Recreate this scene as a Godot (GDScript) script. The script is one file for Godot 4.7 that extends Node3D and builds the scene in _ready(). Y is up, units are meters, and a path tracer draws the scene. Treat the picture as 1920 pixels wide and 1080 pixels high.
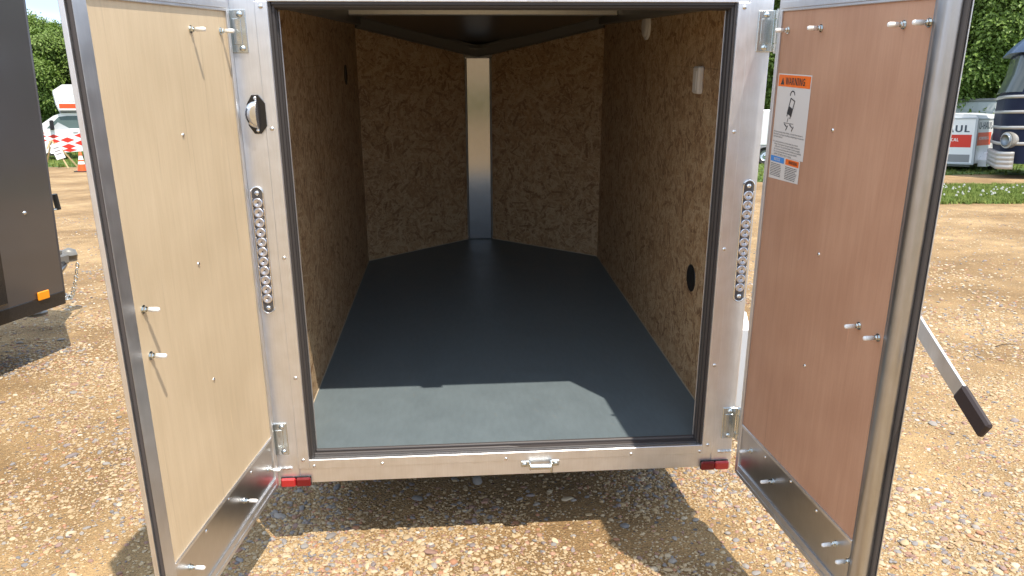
extends Node3D

# ---------------------------------------------------------------- state
var M := {}                      # materials by plain name
var used_names := {}
var trailer: Node3D
var rng := RandomNumberGenerator.new()

# ---------------------------------------------------------------- mesh helpers
func begin() -> SurfaceTool:
	var st := SurfaceTool.new()
	st.begin(Mesh.PRIMITIVE_TRIANGLES)
	st.set_smooth_group(-1)
	return st

func tri(st: SurfaceTool, a: Vector3, b: Vector3, c: Vector3, away: Vector3) -> void:
	# front faces run clockwise; «away» is a point behind the face
	var n := (c - a).cross(b - a)
	if n.dot((a + b + c) / 3.0 - away) < 0.0:
		var t := b
		b = c
		c = t
	st.add_vertex(a)
	st.add_vertex(b)
	st.add_vertex(c)

func quad(st: SurfaceTool, a: Vector3, b: Vector3, c: Vector3, d: Vector3, away: Vector3) -> void:
	tri(st, a, b, c, away)
	tri(st, a, c, d, away)

# chamfered box between two corners, optionally carried by a transform
func box(st: SurfaceTool, lo: Vector3, hi: Vector3, bev := 0.0, xf := Transform3D()) -> void:
	var c := (lo + hi) * 0.5
	var h := (hi - lo).abs() * 0.5
	var away := xf * c
	var b: float = minf(bev, minf(h.x, minf(h.y, h.z)) * 0.9)
	st.set_smooth_group(-1)
	for ax in 3:
		var u := (ax + 1) % 3
		var v := (ax + 2) % 3
		for s in [-1.0, 1.0]:
			var q := []
			for k in [[-1.0, -1.0], [1.0, -1.0], [1.0, 1.0], [-1.0, 1.0]]:
				var p := Vector3()
				p[ax] = s * h[ax]
				p[u] = k[0] * (h[u] - b)
				p[v] = k[1] * (h[v] - b)
				q.append(xf * (c + p))
			quad(st, q[0], q[1], q[2], q[3], away)
	if b <= 0.0:
		return
	for ax in 3:
		var u := (ax + 1) % 3
		var v := (ax + 2) % 3
		for s in [-1.0, 1.0]:
			for t in [-1.0, 1.0]:
				var q := []
				for k in [[-1.0, 0], [1.0, 0], [1.0, 1], [-1.0, 1]]:
					var p := Vector3()
					p[ax] = k[0] * (h[ax] - b)
					p[u] = s * (h[u] - (b if k[1] == 1 else 0.0))
					p[v] = t * (h[v] - (0.0 if k[1] == 1 else b))
					q.append(xf * (c + p))
				quad(st, q[0], q[1], q[2], q[3], away)
	for sx in [-1.0, 1.0]:
		for sy in [-1.0, 1.0]:
			for sz in [-1.0, 1.0]:
				tri(st, xf * (c + Vector3(sx * h.x, sy * (h.y - b), sz * (h.z - b))), xf * (c + Vector3(sx * (h.x - b), sy * h.y, sz * (h.z - b))), xf * (c + Vector3(sx * (h.x - b), sy * (h.y - b), sz * h.z)), away)

# flat polygon swept from a to b along xf's z axis; polygon in xf's x,y
func prism(st: SurfaceTool, poly: PackedVector2Array, z0: float, z1: float, xf := Transform3D(), smooth := false) -> void:
	var idx := Geometry2D.triangulate_polygon(poly)
	var mid := (z0 + z1) * 0.5
	st.set_smooth_group(-1)
	for zz in [z0, z1]:
		var inside: float = mid
		for k in range(0, idx.size(), 3):
			var a := poly[idx[k]]
			var b := poly[idx[k + 1]]
			var c := poly[idx[k + 2]]
			var g := (a + b + c) / 3.0
			tri(st, xf * Vector3(a.x, a.y, zz), xf * Vector3(b.x, b.y, zz), xf * Vector3(c.x, c.y, zz), xf * Vector3(g.x, g.y, inside))
	var ccw := not Geometry2D.is_polygon_clockwise(poly)
	if smooth:
		st.set_smooth_group(3)
	for k in poly.size():
		var a := poly[k]
		var b := poly[(k + 1) % poly.size()]
		var d := (b - a).normalized()
		var out := Vector2(d.y, -d.x) if ccw else Vector2(-d.y, d.x)
		var m := (a + b) * 0.5 - out * 0.01
		quad(st, xf * Vector3(a.x, a.y, z0), xf * Vector3(b.x, b.y, z0), xf * Vector3(b.x, b.y, z1), xf * Vector3(a.x, a.y, z1), xf * Vector3(m.x, m.y, mid))
	st.set_smooth_group(-1)

# revolve (radius, height) pairs round xf's y axis
func lathe(st: SurfaceTool, prof: Array, seg: int, xf := Transform3D(), smooth := true, sweep := TAU) -> void:
	for k in prof.size() - 1:
		var p: Vector2 = prof[k]
		var q: Vector2 = prof[k + 1]
		var d := q - p
		var n := Vector2(d.y, -d.x)          # outward when the profile climbs
		st.set_smooth_group(5 + k if smooth else -1)
		if smooth:
			st.set_smooth_group(2)
		for s in seg:
			var a := sweep * s / seg
			var b := sweep * (s + 1) / seg
			var mid := (a + b) * 0.5
			var P := [Vector3(cos(a) * p.x, p.y, sin(a) * p.x), Vector3(cos(b) * p.x, p.y, sin(b) * p.x), Vector3(cos(b) * q.x, q.y, sin(b) * q.x), Vector3(cos(a) * q.x, q.y, sin(a) * q.x)]
			var g := Vector3(cos(mid) * (p.x + q.x) * 0.5, (p.y + q.y) * 0.5, sin(mid) * (p.x + q.x) * 0.5)
			var nn := Vector3(cos(mid) * n.x, n.y, sin(mid) * n.x).normalized()
			var away := xf * (g - nn * 0.001)
			if q.x > 1e-6:
				tri(st, xf * P[0], xf * P[2], xf * P[3], away)
			if p.x > 1e-6:
				tri(st, xf * P[0], xf * P[1], xf * P[2], away)
	st.set_smooth_group(-1)

# round bar through points, radii per point
func tube(st: SurfaceTool, pts: Array, radii: Array, seg := 8, caps := true) -> void:
	var rings := []
	for k in pts.size():
		var t: Vector3 = (pts[mini(k + 1, pts.size() - 1)] - pts[maxi(k - 1, 0)]).normalized()
		var up := Vector3.UP if absf(t.y) < 0.9 else Vector3.RIGHT
		var x := t.cross(up).normalized()
		var y := t.cross(x).normalized()
		var r := []
		for s in seg:
			var a := TAU * s / seg
			r.append(pts[k] + (x * cos(a) + y * sin(a)) * float(radii[mini(k, radii.size() - 1)]))
		rings.append(r)
	st.set_smooth_group(4)
	for k in pts.size() - 1:
		var mid: Vector3 = (pts[k] + pts[k + 1]) * 0.5
		for s in seg:
			quad(st, rings[k][s], rings[k][(s + 1) % seg], rings[k + 1][(s + 1) % seg], rings[k + 1][s], mid)
	st.set_smooth_group(-1)
	if caps:
		for k in [0, pts.size() - 1]:
			var inner: Vector3 = pts[1] if k == 0 else pts[k - 1]
			for s in range(1, seg - 1):
				tri(st, rings[k][0], rings[k][s], rings[k][s + 1], inner)

func numbered(called: String) -> String:
	var n: int = used_names.get(called, 0)
	used_names[called] = n + 1
	return called if n == 0 else "%s_%03d" % [called, n]

func finish(st: SurfaceTool, mat: Material, into: ArrayMesh = null) -> ArrayMesh:
	st.generate_normals()
	var m := st.commit(into) if into else st.commit()
	m.surface_set_material(m.get_surface_count() - 1, mat)
	return m

func put(called: String, mesh: Mesh, parent: Node = self, xf := Transform3D()) -> MeshInstance3D:
	var o := MeshInstance3D.new()
	o.name = numbered(called) if parent == self else called
	o.mesh = mesh
	o.transform = xf
	parent.add_child(o, true)
	return o

func obj(called: String, st: SurfaceTool, mat: Material, parent: Node = self, xf := Transform3D()) -> MeshInstance3D:
	return put(called, finish(st, mat), parent, xf)

func tag(o: Node, label := "", category := "", group := "", kind := "") -> Node:
	if label: o.set_meta("label", label)
	if category: o.set_meta("category", category)
	if group: o.set_meta("group", group)
	if kind: o.set_meta("kind", kind)
	return o

func thing(called: String, label: String, category: String, at := Transform3D(), group := "") -> Node3D:
	var o := Node3D.new()
	o.name = numbered(called)
	o.transform = at
	add_child(o)
	tag(o, label, category, group)
	return o

func words(st: SurfaceTool, text: String, height: float, xf: Transform3D, bold := false, width := 0.0) -> void:
	# flat lettering, cap height «height», left edge at xf's origin, base line at y 0; squeezed to «width» if given
	var tm := TextMesh.new()
	var f := SystemFont.new()
	f.font_names = PackedStringArray(["Droid Sans"])
	f.font_weight = 700 if bold else 400
	tm.font = f
	tm.font_size = 32
	tm.pixel_size = 0.01
	tm.depth = 0.0
	tm.curve_step = 4.0
	tm.text = text
	tm.horizontal_alignment = HORIZONTAL_ALIGNMENT_LEFT
	tm.vertical_alignment = VERTICAL_ALIGNMENT_CENTER
	var bb := tm.get_aabb()
	if bb.size.x <= 0.0:
		return
	var k := height / 0.228
	var kx := k if width <= 0.0 else width / bb.size.x
	var t := xf * Transform3D(Basis.from_scale(Vector3(kx, k, 1)), Vector3(-bb.position.x * kx, height * 0.5, 0))
	var arr := tm.get_mesh_arrays()
	var vs: PackedVector3Array = arr[Mesh.ARRAY_VERTEX]
	var ix = arr[Mesh.ARRAY_INDEX]
	st.set_smooth_group(-1)
	var back := xf.basis.z.normalized() * 0.01
	var order := []
	if ix != null and ix.size() > 0:
		for k2 in ix:
			order.append(k2)
	else:
		for k2 in vs.size():
			order.append(k2)
	for q in range(0, order.size() - 2, 3):
		var a := t * vs[order[q]]
		var b := t * vs[order[q + 1]]
		var c := t * vs[order[q + 2]]
		tri(st, a, b, c, (a + b + c) / 3.0 - back)

func flat(st: SurfaceTool, x0: float, y0: float, x1: float, y1: float, z: float, xf := Transform3D()) -> void:
	st.set_smooth_group(-1)
	var away := xf * Vector3((x0 + x1) * 0.5, (y0 + y1) * 0.5, z - 0.1)
	quad(st, xf * Vector3(x0, y0, z), xf * Vector3(x1, y0, z), xf * Vector3(x1, y1, z), xf * Vector3(x0, y1, z), away)

func flat_poly(st: SurfaceTool, poly: PackedVector2Array, z: float, xf := Transform3D()) -> void:
	var idx := Geometry2D.triangulate_polygon(poly)
	st.set_smooth_group(-1)
	for k in range(0, idx.size(), 3):
		var g := (poly[idx[k]] + poly[idx[k + 1]] + poly[idx[k + 2]]) / 3.0
		tri(st, xf * Vector3(poly[idx[k]].x, poly[idx[k]].y, z), xf * Vector3(poly[idx[k + 1]].x, poly[idx[k + 1]].y, z), xf * Vector3(poly[idx[k + 2]].x, poly[idx[k + 2]].y, z), xf * Vector3(g.x, g.y, z - 0.1))

func ellipse(cx: float, cy: float, rx: float, ry: float, n := 20) -> PackedVector2Array:
	var p := PackedVector2Array()
	for k in n:
		p.append(Vector2(cx + cos(TAU * k / n) * rx, cy + sin(TAU * k / n) * ry))
	return p

# an axis for lathes: y axis along dir
func along(at: Vector3, dir: Vector3) -> Transform3D:
	var y := dir.normalized()
	var x := y.cross(Vector3.UP if absf(y.y) < 0.9 else Vector3.RIGHT).normalized()
	return Transform3D(Basis(x, y, x.cross(y)), at)

# ---------------------------------------------------------------- textures and materials
func img_tex(w: int, h: int, data: PackedByteArray) -> ImageTexture:
	return ImageTexture.create_from_image(Image.create_from_data(w, h, false, Image.FORMAT_RGB8, data))

func noise_bytes(sz: int, seed_: int, freq: float, oct := 4, sx := 1.0) -> PackedByteArray:
	var n := FastNoiseLite.new()
	n.seed = seed_
	n.noise_type = FastNoiseLite.TYPE_SIMPLEX_SMOOTH
	n.frequency = freq
	n.fractal_octaves = oct
	var im: Image
	if sx == 1.0:
		im = n.get_seamless_image(sz, sz)
	else:
		im = n.get_seamless_image(sz, maxi(8, int(sz / sx)))
		im.resize(sz, sz, Image.INTERPOLATE_CUBIC)
	im.convert(Image.FORMAT_L8)
	return im.get_data()

func std(albedo: Color, rough := 0.6, metal := 0.0) -> StandardMaterial3D:
	# albedo given in linear real-world values
	var m := StandardMaterial3D.new()
	m.albedo_color = albedo.linear_to_srgb()
	m.roughness = rough
	m.metallic = metal
	return m

func triplanar(m: StandardMaterial3D, metres: float, world := false) -> StandardMaterial3D:
	m.uv1_triplanar = true
	m.uv1_world_triplanar = world
	m.uv1_scale = Vector3.ONE / metres
	m.uv1_triplanar_sharpness = 8.0
	return m

func normal_from(bytes: PackedByteArray, sz: int, strength: float) -> ImageTexture:
	var im := Image.create_from_data(sz, sz, false, Image.FORMAT_L8, bytes)
	im.convert(Image.FORMAT_RGBA8)
	im.bump_map_to_normal_map(strength)
	return ImageTexture.create_from_image(im)

func grey_tex(bytes: PackedByteArray, sz: int, lo: float, hi: float) -> ImageTexture:
	var out := PackedByteArray()
	out.resize(sz * sz)
	for k in bytes.size():
		out[k] = int(clampf(lerpf(lo, hi, bytes[k] / 255.0), 0, 1) * 255.0)
	return ImageTexture.create_from_image(Image.create_from_data(sz, sz, false, Image.FORMAT_L8, out))

func wood_material(dark: Color, light: Color, seed_: int, rough: float, knots: bool) -> StandardMaterial3D:
	var sz := 1024
	var wide := noise_bytes(256, seed_, 0.018, 3)
	var streak := noise_bytes(sz, seed_ + 1, 0.05, 4, 14.0)   # varies fast across, slowly along
	var fine := noise_bytes(sz, seed_ + 2, 0.22, 3, 22.0)
	var pores := noise_bytes(sz, seed_ + 3, 0.35, 2, 7.0)
	var d := PackedByteArray()
	d.resize(sz * sz * 3)
	var a := dark.linear_to_srgb()
	var b := light.linear_to_srgb()
	var k := 0
	for y in sz:
		for x in sz:
			var i := y * sz + x
			var w: float = wide[(y >> 2) * 256 + (x >> 2)] / 255.0
			var t: float = 0.46 * w + 0.30 * (streak[i] / 255.0) + 0.24 * (fine[i] / 255.0)
			if pores[i] < 58: t -= 0.13
			t = clampf((t - 0.22) * 1.75, 0.0, 1.0)
			var c := a.lerp(b, t)
			d[k] = int(c.r * 255)
			d[k + 1] = int(c.g * 255)
			d[k + 2] = int(c.b * 255)
			k += 3
	# mineral streaks and a few pale scuffs in the veneer
	var r := RandomNumberGenerator.new()
	r.seed = seed_
	for q in 46:
		var x := r.randf() * sz
		var y := r.randi() % sz
		var pale := q > 36
		var ln := r.randi_range(30, 60) if pale else r.randi_range(60, 330)
		var drift := r.randf_range(-0.03, 0.03)
		var wd := r.randi_range(1, 3)
		var f := 1.07 if pale else r.randf_range(0.90, 0.97)
		for v in ln:
			var fade := sin(PI * v / float(ln))
			for h in wd:
				var i := (posmod(y + v, sz) * sz + posmod(int(x + drift * v) + h, sz)) * 3
				for ch in 3:
					d[i + ch] = clampi(int(d[i + ch] * lerpf(1.0, f, fade)), 0, 255)
	var m := std(Color.WHITE, rough)
	m.albedo_color = Color.WHITE
	m.albedo_texture = img_tex(sz, sz, d)
	m.normal_enabled = true
	m.normal_texture = normal_from(fine, sz, 1.5)
	m.normal_scale = 0.12
	return triplanar(m, 1.45)

func osb_material() -> StandardMaterial3D:
	var sz := 1024
	var r := RandomNumberGenerator.new()
	r.seed = 77
	var d := PackedByteArray()
	d.resize(sz * sz * 3)
	var hgt := PackedByteArray()
	hgt.resize(sz * sz)
	var tones := [Color(0.43, 0.29, 0.16), Color(0.48, 0.33, 0.19), Color(0.38, 0.245, 0.13), Color(0.54, 0.395, 0.24), Color(0.31, 0.185, 0.095), Color(0.43, 0.27, 0.14), Color(0.50, 0.36, 0.21), Color(0.23, 0.13, 0.065)]
	var base: Color = Color(0.42, 0.28, 0.15).linear_to_srgb()
	for k in sz * sz:
		d[k * 3] = int(base.r * 255)
		d[k * 3 + 1] = int(base.g * 255)
		d[k * 3 + 2] = int(base.b * 255)
		hgt[k] = 90
	var grain := noise_bytes(sz, 5, 0.3, 2)
	var heaps := noise_bytes(sz, 6, 0.007, 3)      # the forming line lays darker and paler flakes in drifts
	for s in 9800:
		var c: Color = tones[r.randi() % tones.size() if r.randf() > 0.15 else 3].linear_to_srgb()
		var lift := 60 + r.randi() % 150
		# strands lie mostly upright, some across
		var ang := r.randfn(PI / 2, 0.7) if r.randf() < 0.45 else r.randf() * PI
		var ln := r.randf_range(16, 80)
		var wd := r.randf_range(4, 13)
		if s > 8200:
			ln *= 0.45
			wd *= 0.4
		var cx := r.randf() * sz
		var cy := r.randf() * sz
		var drift: float = heaps[int(cy) * sz + int(cx)] / 255.0
		if r.randf() < absf(drift - 0.5) * 0.9:
			c = tones[[4, 2, 5, 7][r.randi() % 4] if drift < 0.5 else [1, 3, 6, 0][r.randi() % 4]].linear_to_srgb()
		var dx := cos(ang)
		var dy := sin(ang)
		var skew := r.randf_range(-0.6, 0.6)
		var stepu := int(ln)
		for u in range(-stepu / 2, stepu / 2 + 1):
			var shade := 1.0 + 0.05 * sin(u * 0.7 + s)
			for v in range(-int(wd / 2), int(wd / 2) + 1):
				var px := posmod(int(cx + u * dx - (v) * dy + skew * v * dx), sz)
				var py := posmod(int(cy + u * dy + v * dx + skew * v * dy), sz)
				var i := py * sz + px
				var g: float = shade * (0.90 + 0.20 * grain[posmod(i + v * 37, sz * sz)] / 255.0) * (1.0 + 0.025 * ((v * 7 + s) % 5 - 2))
				d[i * 3] = clampi(int(c.r * 255 * g), 0, 255)
				d[i * 3 + 1] = clampi(int(c.g * 255 * g), 0, 255)
				d[i * 3 + 2] = clampi(int(c.b * 255 * g), 0, 255)
				hgt[i] = lift
	var m := std(Color.WHITE, 0.62)
	m.albedo_color = Color.WHITE
	m.albedo_texture = img_tex(sz, sz, d)
	m.normal_enabled = true
	m.normal_texture = normal_from(hgt, sz, 2.0)
	m.normal_scale = 0.3
	return triplanar(m, 1.22)

func alu(rough: float, seed_: int, tone := 0.78, along_y := true, wave := 0.0) -> StandardMaterial3D:
	var sz := 512
	var smear := noise_bytes(sz, seed_, 0.02, 4)
	var fine := noise_bytes(sz, seed_ + 9, 0.2, 3, 20.0 if along_y else 1.0)
	var mix := PackedByteArray()
	mix.resize(sz * sz)
	for k in mix.size():
		mix[k] = clampi(int(0.55 * smear[k] + 0.45 * fine[k]), 0, 255)
	var m := std(Color(tone * 0.985, tone, tone * 1.03), 1.0, 1.0)
	m.roughness_texture = grey_tex(mix, sz, rough * 0.90, rough * 1.10)
	m.roughness_texture_channel = BaseMaterial3D.TEXTURE_CHANNEL_RED
	# handling scratches: fine short lines at random angles, rougher than the sheet
	var scr := RandomNumberGenerator.new()
	scr.seed = seed_
	for k in 130:
		var x := scr.randf() * sz
		var y := scr.randf() * sz
		var a := scr.randfn(PI / 2, 0.5)
		var tone_step := 70 if scr.randf() < 0.6 else -60
		for q in scr.randi_range(8, 70):
			var i := posmod(int(y + sin(a) * q), sz) * sz + posmod(int(x + cos(a) * q), sz)
			mix[i] = clampi(mix[i] + tone_step, 0, 255)
	m.albedo_texture = grey_tex(mix, sz, 0.94, 1.0)
	m.normal_enabled = true
	var bumps := fine
	if wave > 0.0:
		bumps = noise_bytes(sz, seed_ + 3, 0.006, 2)
	m.normal_texture = normal_from(bumps, sz, 1.2 if wave == 0.0 else 3.0)
	m.normal_scale = 0.05 if wave == 0.0 else wave
	return triplanar(m, 0.62)

func floor_material() -> StandardMaterial3D:
	var sz := 1024
	var wide := noise_bytes(sz, 41, 0.006, 4)
	var fine := noise_bytes(sz, 42, 0.4, 2)
	var scuff := noise_bytes(sz, 43, 0.05, 4, 4.0)
	var r := RandomNumberGenerator.new()
	r.seed = 5
	var d := PackedByteArray()
	d.resize(sz * sz * 3)
	for k in sz * sz:
		var t: float = 0.96 + 0.05 * (wide[k] / 255.0) + 0.07 * (fine[k] / 255.0 - 0.5) + 0.05 * (scuff[k] / 255.0 - 0.5)
		d[k * 3] = int(100 * t)
		d[k * 3 + 1] = int(112 * t)
		d[k * 3 + 2] = int(118 * t)
	for s in 190:                                  # sawdust specks and short scratches
		var x := r.randi() % sz
		var y := r.randi() % sz
		var n := 1 if r.randf() < 0.75 else r.randi_range(5, 30)
		var sx := r.randf_range(-1, 1)
		for q in n:
			var i := (posmod(y + q, sz) * sz + posmod(int(x + q * sx), sz)) * 3
			var v := 175 if n == 1 else 118
			d[i] = v
			d[i + 1] = v - 4
			d[i + 2] = v - 14
	var m := std(Color.WHITE, 1.0)
	m.albedo_color = Color.WHITE
	m.albedo_texture = img_tex(sz, sz, d)
	m.roughness_texture = grey_tex(wide, sz, 0.46, 0.56)
	m.normal_enabled = true
	m.normal_texture = normal_from(fine, sz, 2.0)
	m.normal_scale = 0.25
	return triplanar(m, 1.1)

func ground_material() -> StandardMaterial3D:
	var sz := 2048
	var wide := noise_bytes(1024, 11, 0.008, 4)
	var fine := noise_bytes(1024, 12, 0.25, 4)
	var mid := noise_bytes(1024, 13, 0.05, 4)
	var r := RandomNumberGenerator.new()
	r.seed = 3
	var d := PackedByteArray()
	d.resize(sz * sz * 3)
	for y in sz:
		for x in sz:
			var i := (y >> 1) * 1024 + (x >> 1)
			var j := (y & 1023) * 1024 + (x & 1023)
			var t: float = 0.78 + 0.20 * (wide[i] / 255.0) + 0.26 * (fine[j] / 255.0 - 0.5) + 0.16 * (mid[j] / 255.0 - 0.5)
			var k := (y * sz + x) * 3
			d[k] = clampi(int(181 * t + 6), 0, 255)
			d[k + 1] = clampi(int(152 * t + 4), 0, 255)
			d[k + 2] = clampi(int(108 * t + 3), 0, 255)
	var cols := [Color8(214, 186, 140), Color8(226, 204, 166), Color8(196, 160, 112), Color8(128, 122, 122), Color8(112, 112, 118), Color8(158, 118, 98), Color8(140, 108, 92), Color8(206, 178, 136), Color8(232, 216, 188), Color8(180, 142, 98)]
	for s in 26000:
		var x := r.randf() * sz
		var y := r.randf() * sz
		var dens: float = wide[(int(y) >> 1) * 1024 + (int(x) >> 1)] / 255.0
		if r.randf() > 0.25 + dens * 0.9: continue
		var a := r.randf_range(1.2, 3.4)
		if r.randf() < 0.12: a *= 1.9
		var b := a * r.randf_range(0.5, 0.95)
		var th := r.randf() * PI
		var c: Color = cols[r.randi() % cols.size()]
		var kk := r.randf_range(0.82, 1.08)
		var R := int(a) + 1
		var ct := cos(th)
		var sn := sin(th)
		for yy in range(-R, R + 1):
			for xx in range(-R, R + 1):
				var u := (xx * ct + yy * sn) / a
				var v := (-xx * sn + yy * ct) / b
				if u * u + v * v <= 1.0:
					var k := (posmod(int(y) + yy, sz) * sz + posmod(int(x) + xx, sz)) * 3
					d[k] = clampi(int(c.r * 255 * kk), 0, 255)
					d[k + 1] = clampi(int(c.g * 255 * kk), 0, 255)
					d[k + 2] = clampi(int(c.b * 255 * kk), 0, 255)
	var m := std(Color.WHITE, 0.95)
	m.albedo_color = Color.WHITE
	m.albedo_texture = img_tex(sz, sz, d)
	m.normal_enabled = true
	m.normal_texture = normal_from(fine, 1024, 6.0)
	m.normal_scale = 0.6
	m.detail_enabled = true                      # broad earth-toned patches, so that the tile does not show
	var patch := noise_bytes(512, 19, 0.012, 4)
	var pd := PackedByteArray()
	pd.resize(512 * 512 * 3)
	for k in 512 * 512:
		var t: float = clampf((patch[k] / 255.0 - 0.2) * 1.6, 0, 1)
		pd[k * 3] = int(lerpf(206, 255, t))
		pd[k * 3 + 1] = int(lerpf(198, 255, t))
		pd[k * 3 + 2] = int(lerpf(186, 255, t))
	m.detail_albedo = img_tex(512, 512, pd)
	m.detail_blend_mode = BaseMaterial3D.BLEND_MODE_MUL
	m.detail_uv_layer = BaseMaterial3D.DETAIL_UV_2
	m.uv2_triplanar = true
	m.uv2_world_triplanar = true
	m.uv2_scale = Vector3.ONE / 13.0
	return triplanar(m, 3.1, true)

func make_materials() -> void:
	M.plywood = wood_material(Color(0.545, 0.430, 0.280), Color(0.635, 0.510, 0.345), 21, 0.55, false)
	M.lauan = wood_material(Color(0.42, 0.228, 0.142), Color(0.51, 0.295, 0.190), 31, 0.55, false)
	M.osb = osb_material()
	M.frame = alu(0.42, 101, 0.87)
	M.rail = alu(0.46, 102, 0.74)
	M.plate = alu(0.30, 103, 0.62)
	M.mirror = alu(0.15, 104, 0.38)
	M.round_rail = alu(0.36, 105, 0.52)
	M.dark_metal = std(Color(0.21, 0.205, 0.19), 0.45, 0.4)
	M.ceiling = std(Color(0.22, 0.215, 0.205), 0.36, 0.85)
	M.floor = floor_material()
	M.rubber = std(Color(0.040, 0.036, 0.036), 0.45)
	M.rubber_dull = std(Color(0.055, 0.048, 0.048), 0.5)
	M.chrome = std(Color(0.80, 0.82, 0.84), 0.10, 1.0)
	M.zinc = std(Color(0.62, 0.66, 0.66), 0.24, 1.0)
	M.nickel = std(Color(0.70, 0.69, 0.67), 0.22, 1.0)
	M.white_cap = std(Color(0.82, 0.82, 0.80), 0.4)
	M.white_plastic = std(Color(0.68, 0.66, 0.62), 0.45)
	M.white_paint = std(Color(0.78, 0.79, 0.80), 0.28)
	M.white_paint.clearcoat_enabled = true
	M.black = std(Color(0.012, 0.012, 0.012), 0.5)
	M.black_gloss = std(Color(0.014, 0.013, 0.014), 0.2)
	M.red_lens = std(Color(0.42, 0.008, 0.012), 0.16)
	M.red_lens.clearcoat_enabled = true
	M.red_lens_dark = std(Color(0.15, 0.006, 0.009), 0.22)
	M.amber = std(Color(0.85, 0.30, 0.01), 0.2)
	M.lens = std(Color(0.66, 0.66, 0.71), 0.27, 0.9)
	M.grey_metal = std(Color(0.13, 0.13, 0.14), 0.3, 0.6)
	M.lamp_glass = std(Color(0.20, 0.24, 0.28), 0.2)
	M.fender = std(Color(0.46, 0.49, 0.53), 0.3)
	M.caulk = std(Color(0.42, 0.36, 0.27), 0.8)
	M.orange_print = std(Color(0.83, 0.16, 0.012), 0.5)
	M.blue_print = std(Color(0.05, 0.25, 0.66), 0.5)
	M.paper = std(Color(0.66, 0.63, 0.60), 0.42)
	M.ink = std(Color(0.03, 0.028, 0.03), 0.5)
	M.grip = std(Color(0.028, 0.018, 0.018), 0.6)
	M.tyre = std(Color(0.02, 0.02, 0.02), 0.85)
	M.glass = std(Color(0.035, 0.05, 0.05), 0.05)
	M.glass.clearcoat_enabled = true
	M.pale_glass = std(Color(0.10, 0.145, 0.145), 0.06)
	var ch := std(Color(0.062, 0.056, 0.058), 0.34, 0.25)
	ch.clearcoat_enabled = true
	ch.clearcoat_roughness = 0.12
	ch.normal_enabled = true
	ch.normal_texture = normal_from(noise_bytes(256, 61, 0.012, 2), 256, 4.0)
	ch.normal_scale = 0.2
	M.charcoal = triplanar(ch, 1.6)
	M.navy = std(Color(0.009, 0.014, 0.036), 0.5)
	M.navy.metallic_specular = 0.3
	M.sky_blue_paint = std(Color(0.045, 0.080, 0.15), 0.35)
	M.silver_trim = std(Color(0.42, 0.41, 0.39), 0.45, 0.45)
	M.cream = std(Color(0.62, 0.60, 0.55), 0.4)
	M.red_paint = std(Color(0.66, 0.035, 0.018), 0.4)
	M.orange_red = std(Color(0.80, 0.085, 0.018), 0.4)
	M.grey_band = std(Color(0.26, 0.26, 0.27), 0.5)
	M.slate_text = std(Color(0.055, 0.07, 0.10), 0.5)
	M.pale_grey = std(Color(0.46, 0.49, 0.52), 0.5)
	M.cone_orange = std(Color(0.88, 0.10, 0.012), 0.5)
	M.timber = std(Color(0.46, 0.36, 0.19), 0.8)
	M.bark = std(Color(0.07, 0.05, 0.035), 0.95)
	M.grass = std(Color(0.11, 0.22, 0.028), 0.8)
	M.grass.vertex_color_use_as_albedo = true
	M.grass.albedo_color = Color.WHITE
	M.grass.backlight_enabled = true
	M.grass.backlight = Color(0.35, 0.4, 0.1)
	M.leaf = std(Color.WHITE, 0.55)
	M.leaf.albedo_color = Color.WHITE
	M.leaf.vertex_color_use_as_albedo = true
	M.leaf.backlight_enabled = true
	M.leaf.backlight = Color(0.45, 0.5, 0.16)
	M.leaf.cull_mode = BaseMaterial3D.CULL_DISABLED
	M.grass.cull_mode = BaseMaterial3D.CULL_DISABLED
	M.stone = std(Color.WHITE, 0.8)
	M.stone.albedo_color = Color.WHITE
	M.stone.vertex_color_use_as_albedo = true
	M.turf = std(Color(0.075, 0.13, 0.025), 0.95)
	M.ground = ground_material()

# ---------------------------------------------------------------- the open cargo trailer (its own frame: opening plane z = 0, floor y = 0, nose towards -z)
func screw_mesh(r: float, mat: Material) -> ArrayMesh:
	var st := begin()
	lathe(st, [Vector2(r, 0), Vector2(r * 0.95, r * 0.25), Vector2(r * 0.6, r * 0.55), Vector2(0, r * 0.68)], 10, along(Vector3.ZERO, Vector3(0, 0, 1)))
	return finish(st, mat)

func bolt_mesh() -> ArrayMesh:
	# washer, hex nut and stud, with a white plastic cap, pointing along +z
	var xf := along(Vector3.ZERO, Vector3(0, 0, 1))
	var st := begin()
	lathe(st, [Vector2(0.0095, 0), Vector2(0.0095, 0.0018), Vector2(0.004, 0.0018)], 14, xf, false)
	lathe(st, [Vector2(0.0066, 0.0018), Vector2(0.0066, 0.0075), Vector2(0.0056, 0.0085), Vector2(0.003, 0.0085)], 6, xf, false)
	lathe(st, [Vector2(0.0034, 0.0085), Vector2(0.0034, 0.016)], 8, xf)
	var m := finish(st, M.zinc)
	st = begin()
	lathe(st, [Vector2(0.0035, 0.014), Vector2(0.0056, 0.014), Vector2(0.0056, 0.033), Vector2(0.0044, 0.0365), Vector2(0, 0.0378)], 10, xf)
	return finish(st, M.white_cap, m)

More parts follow.
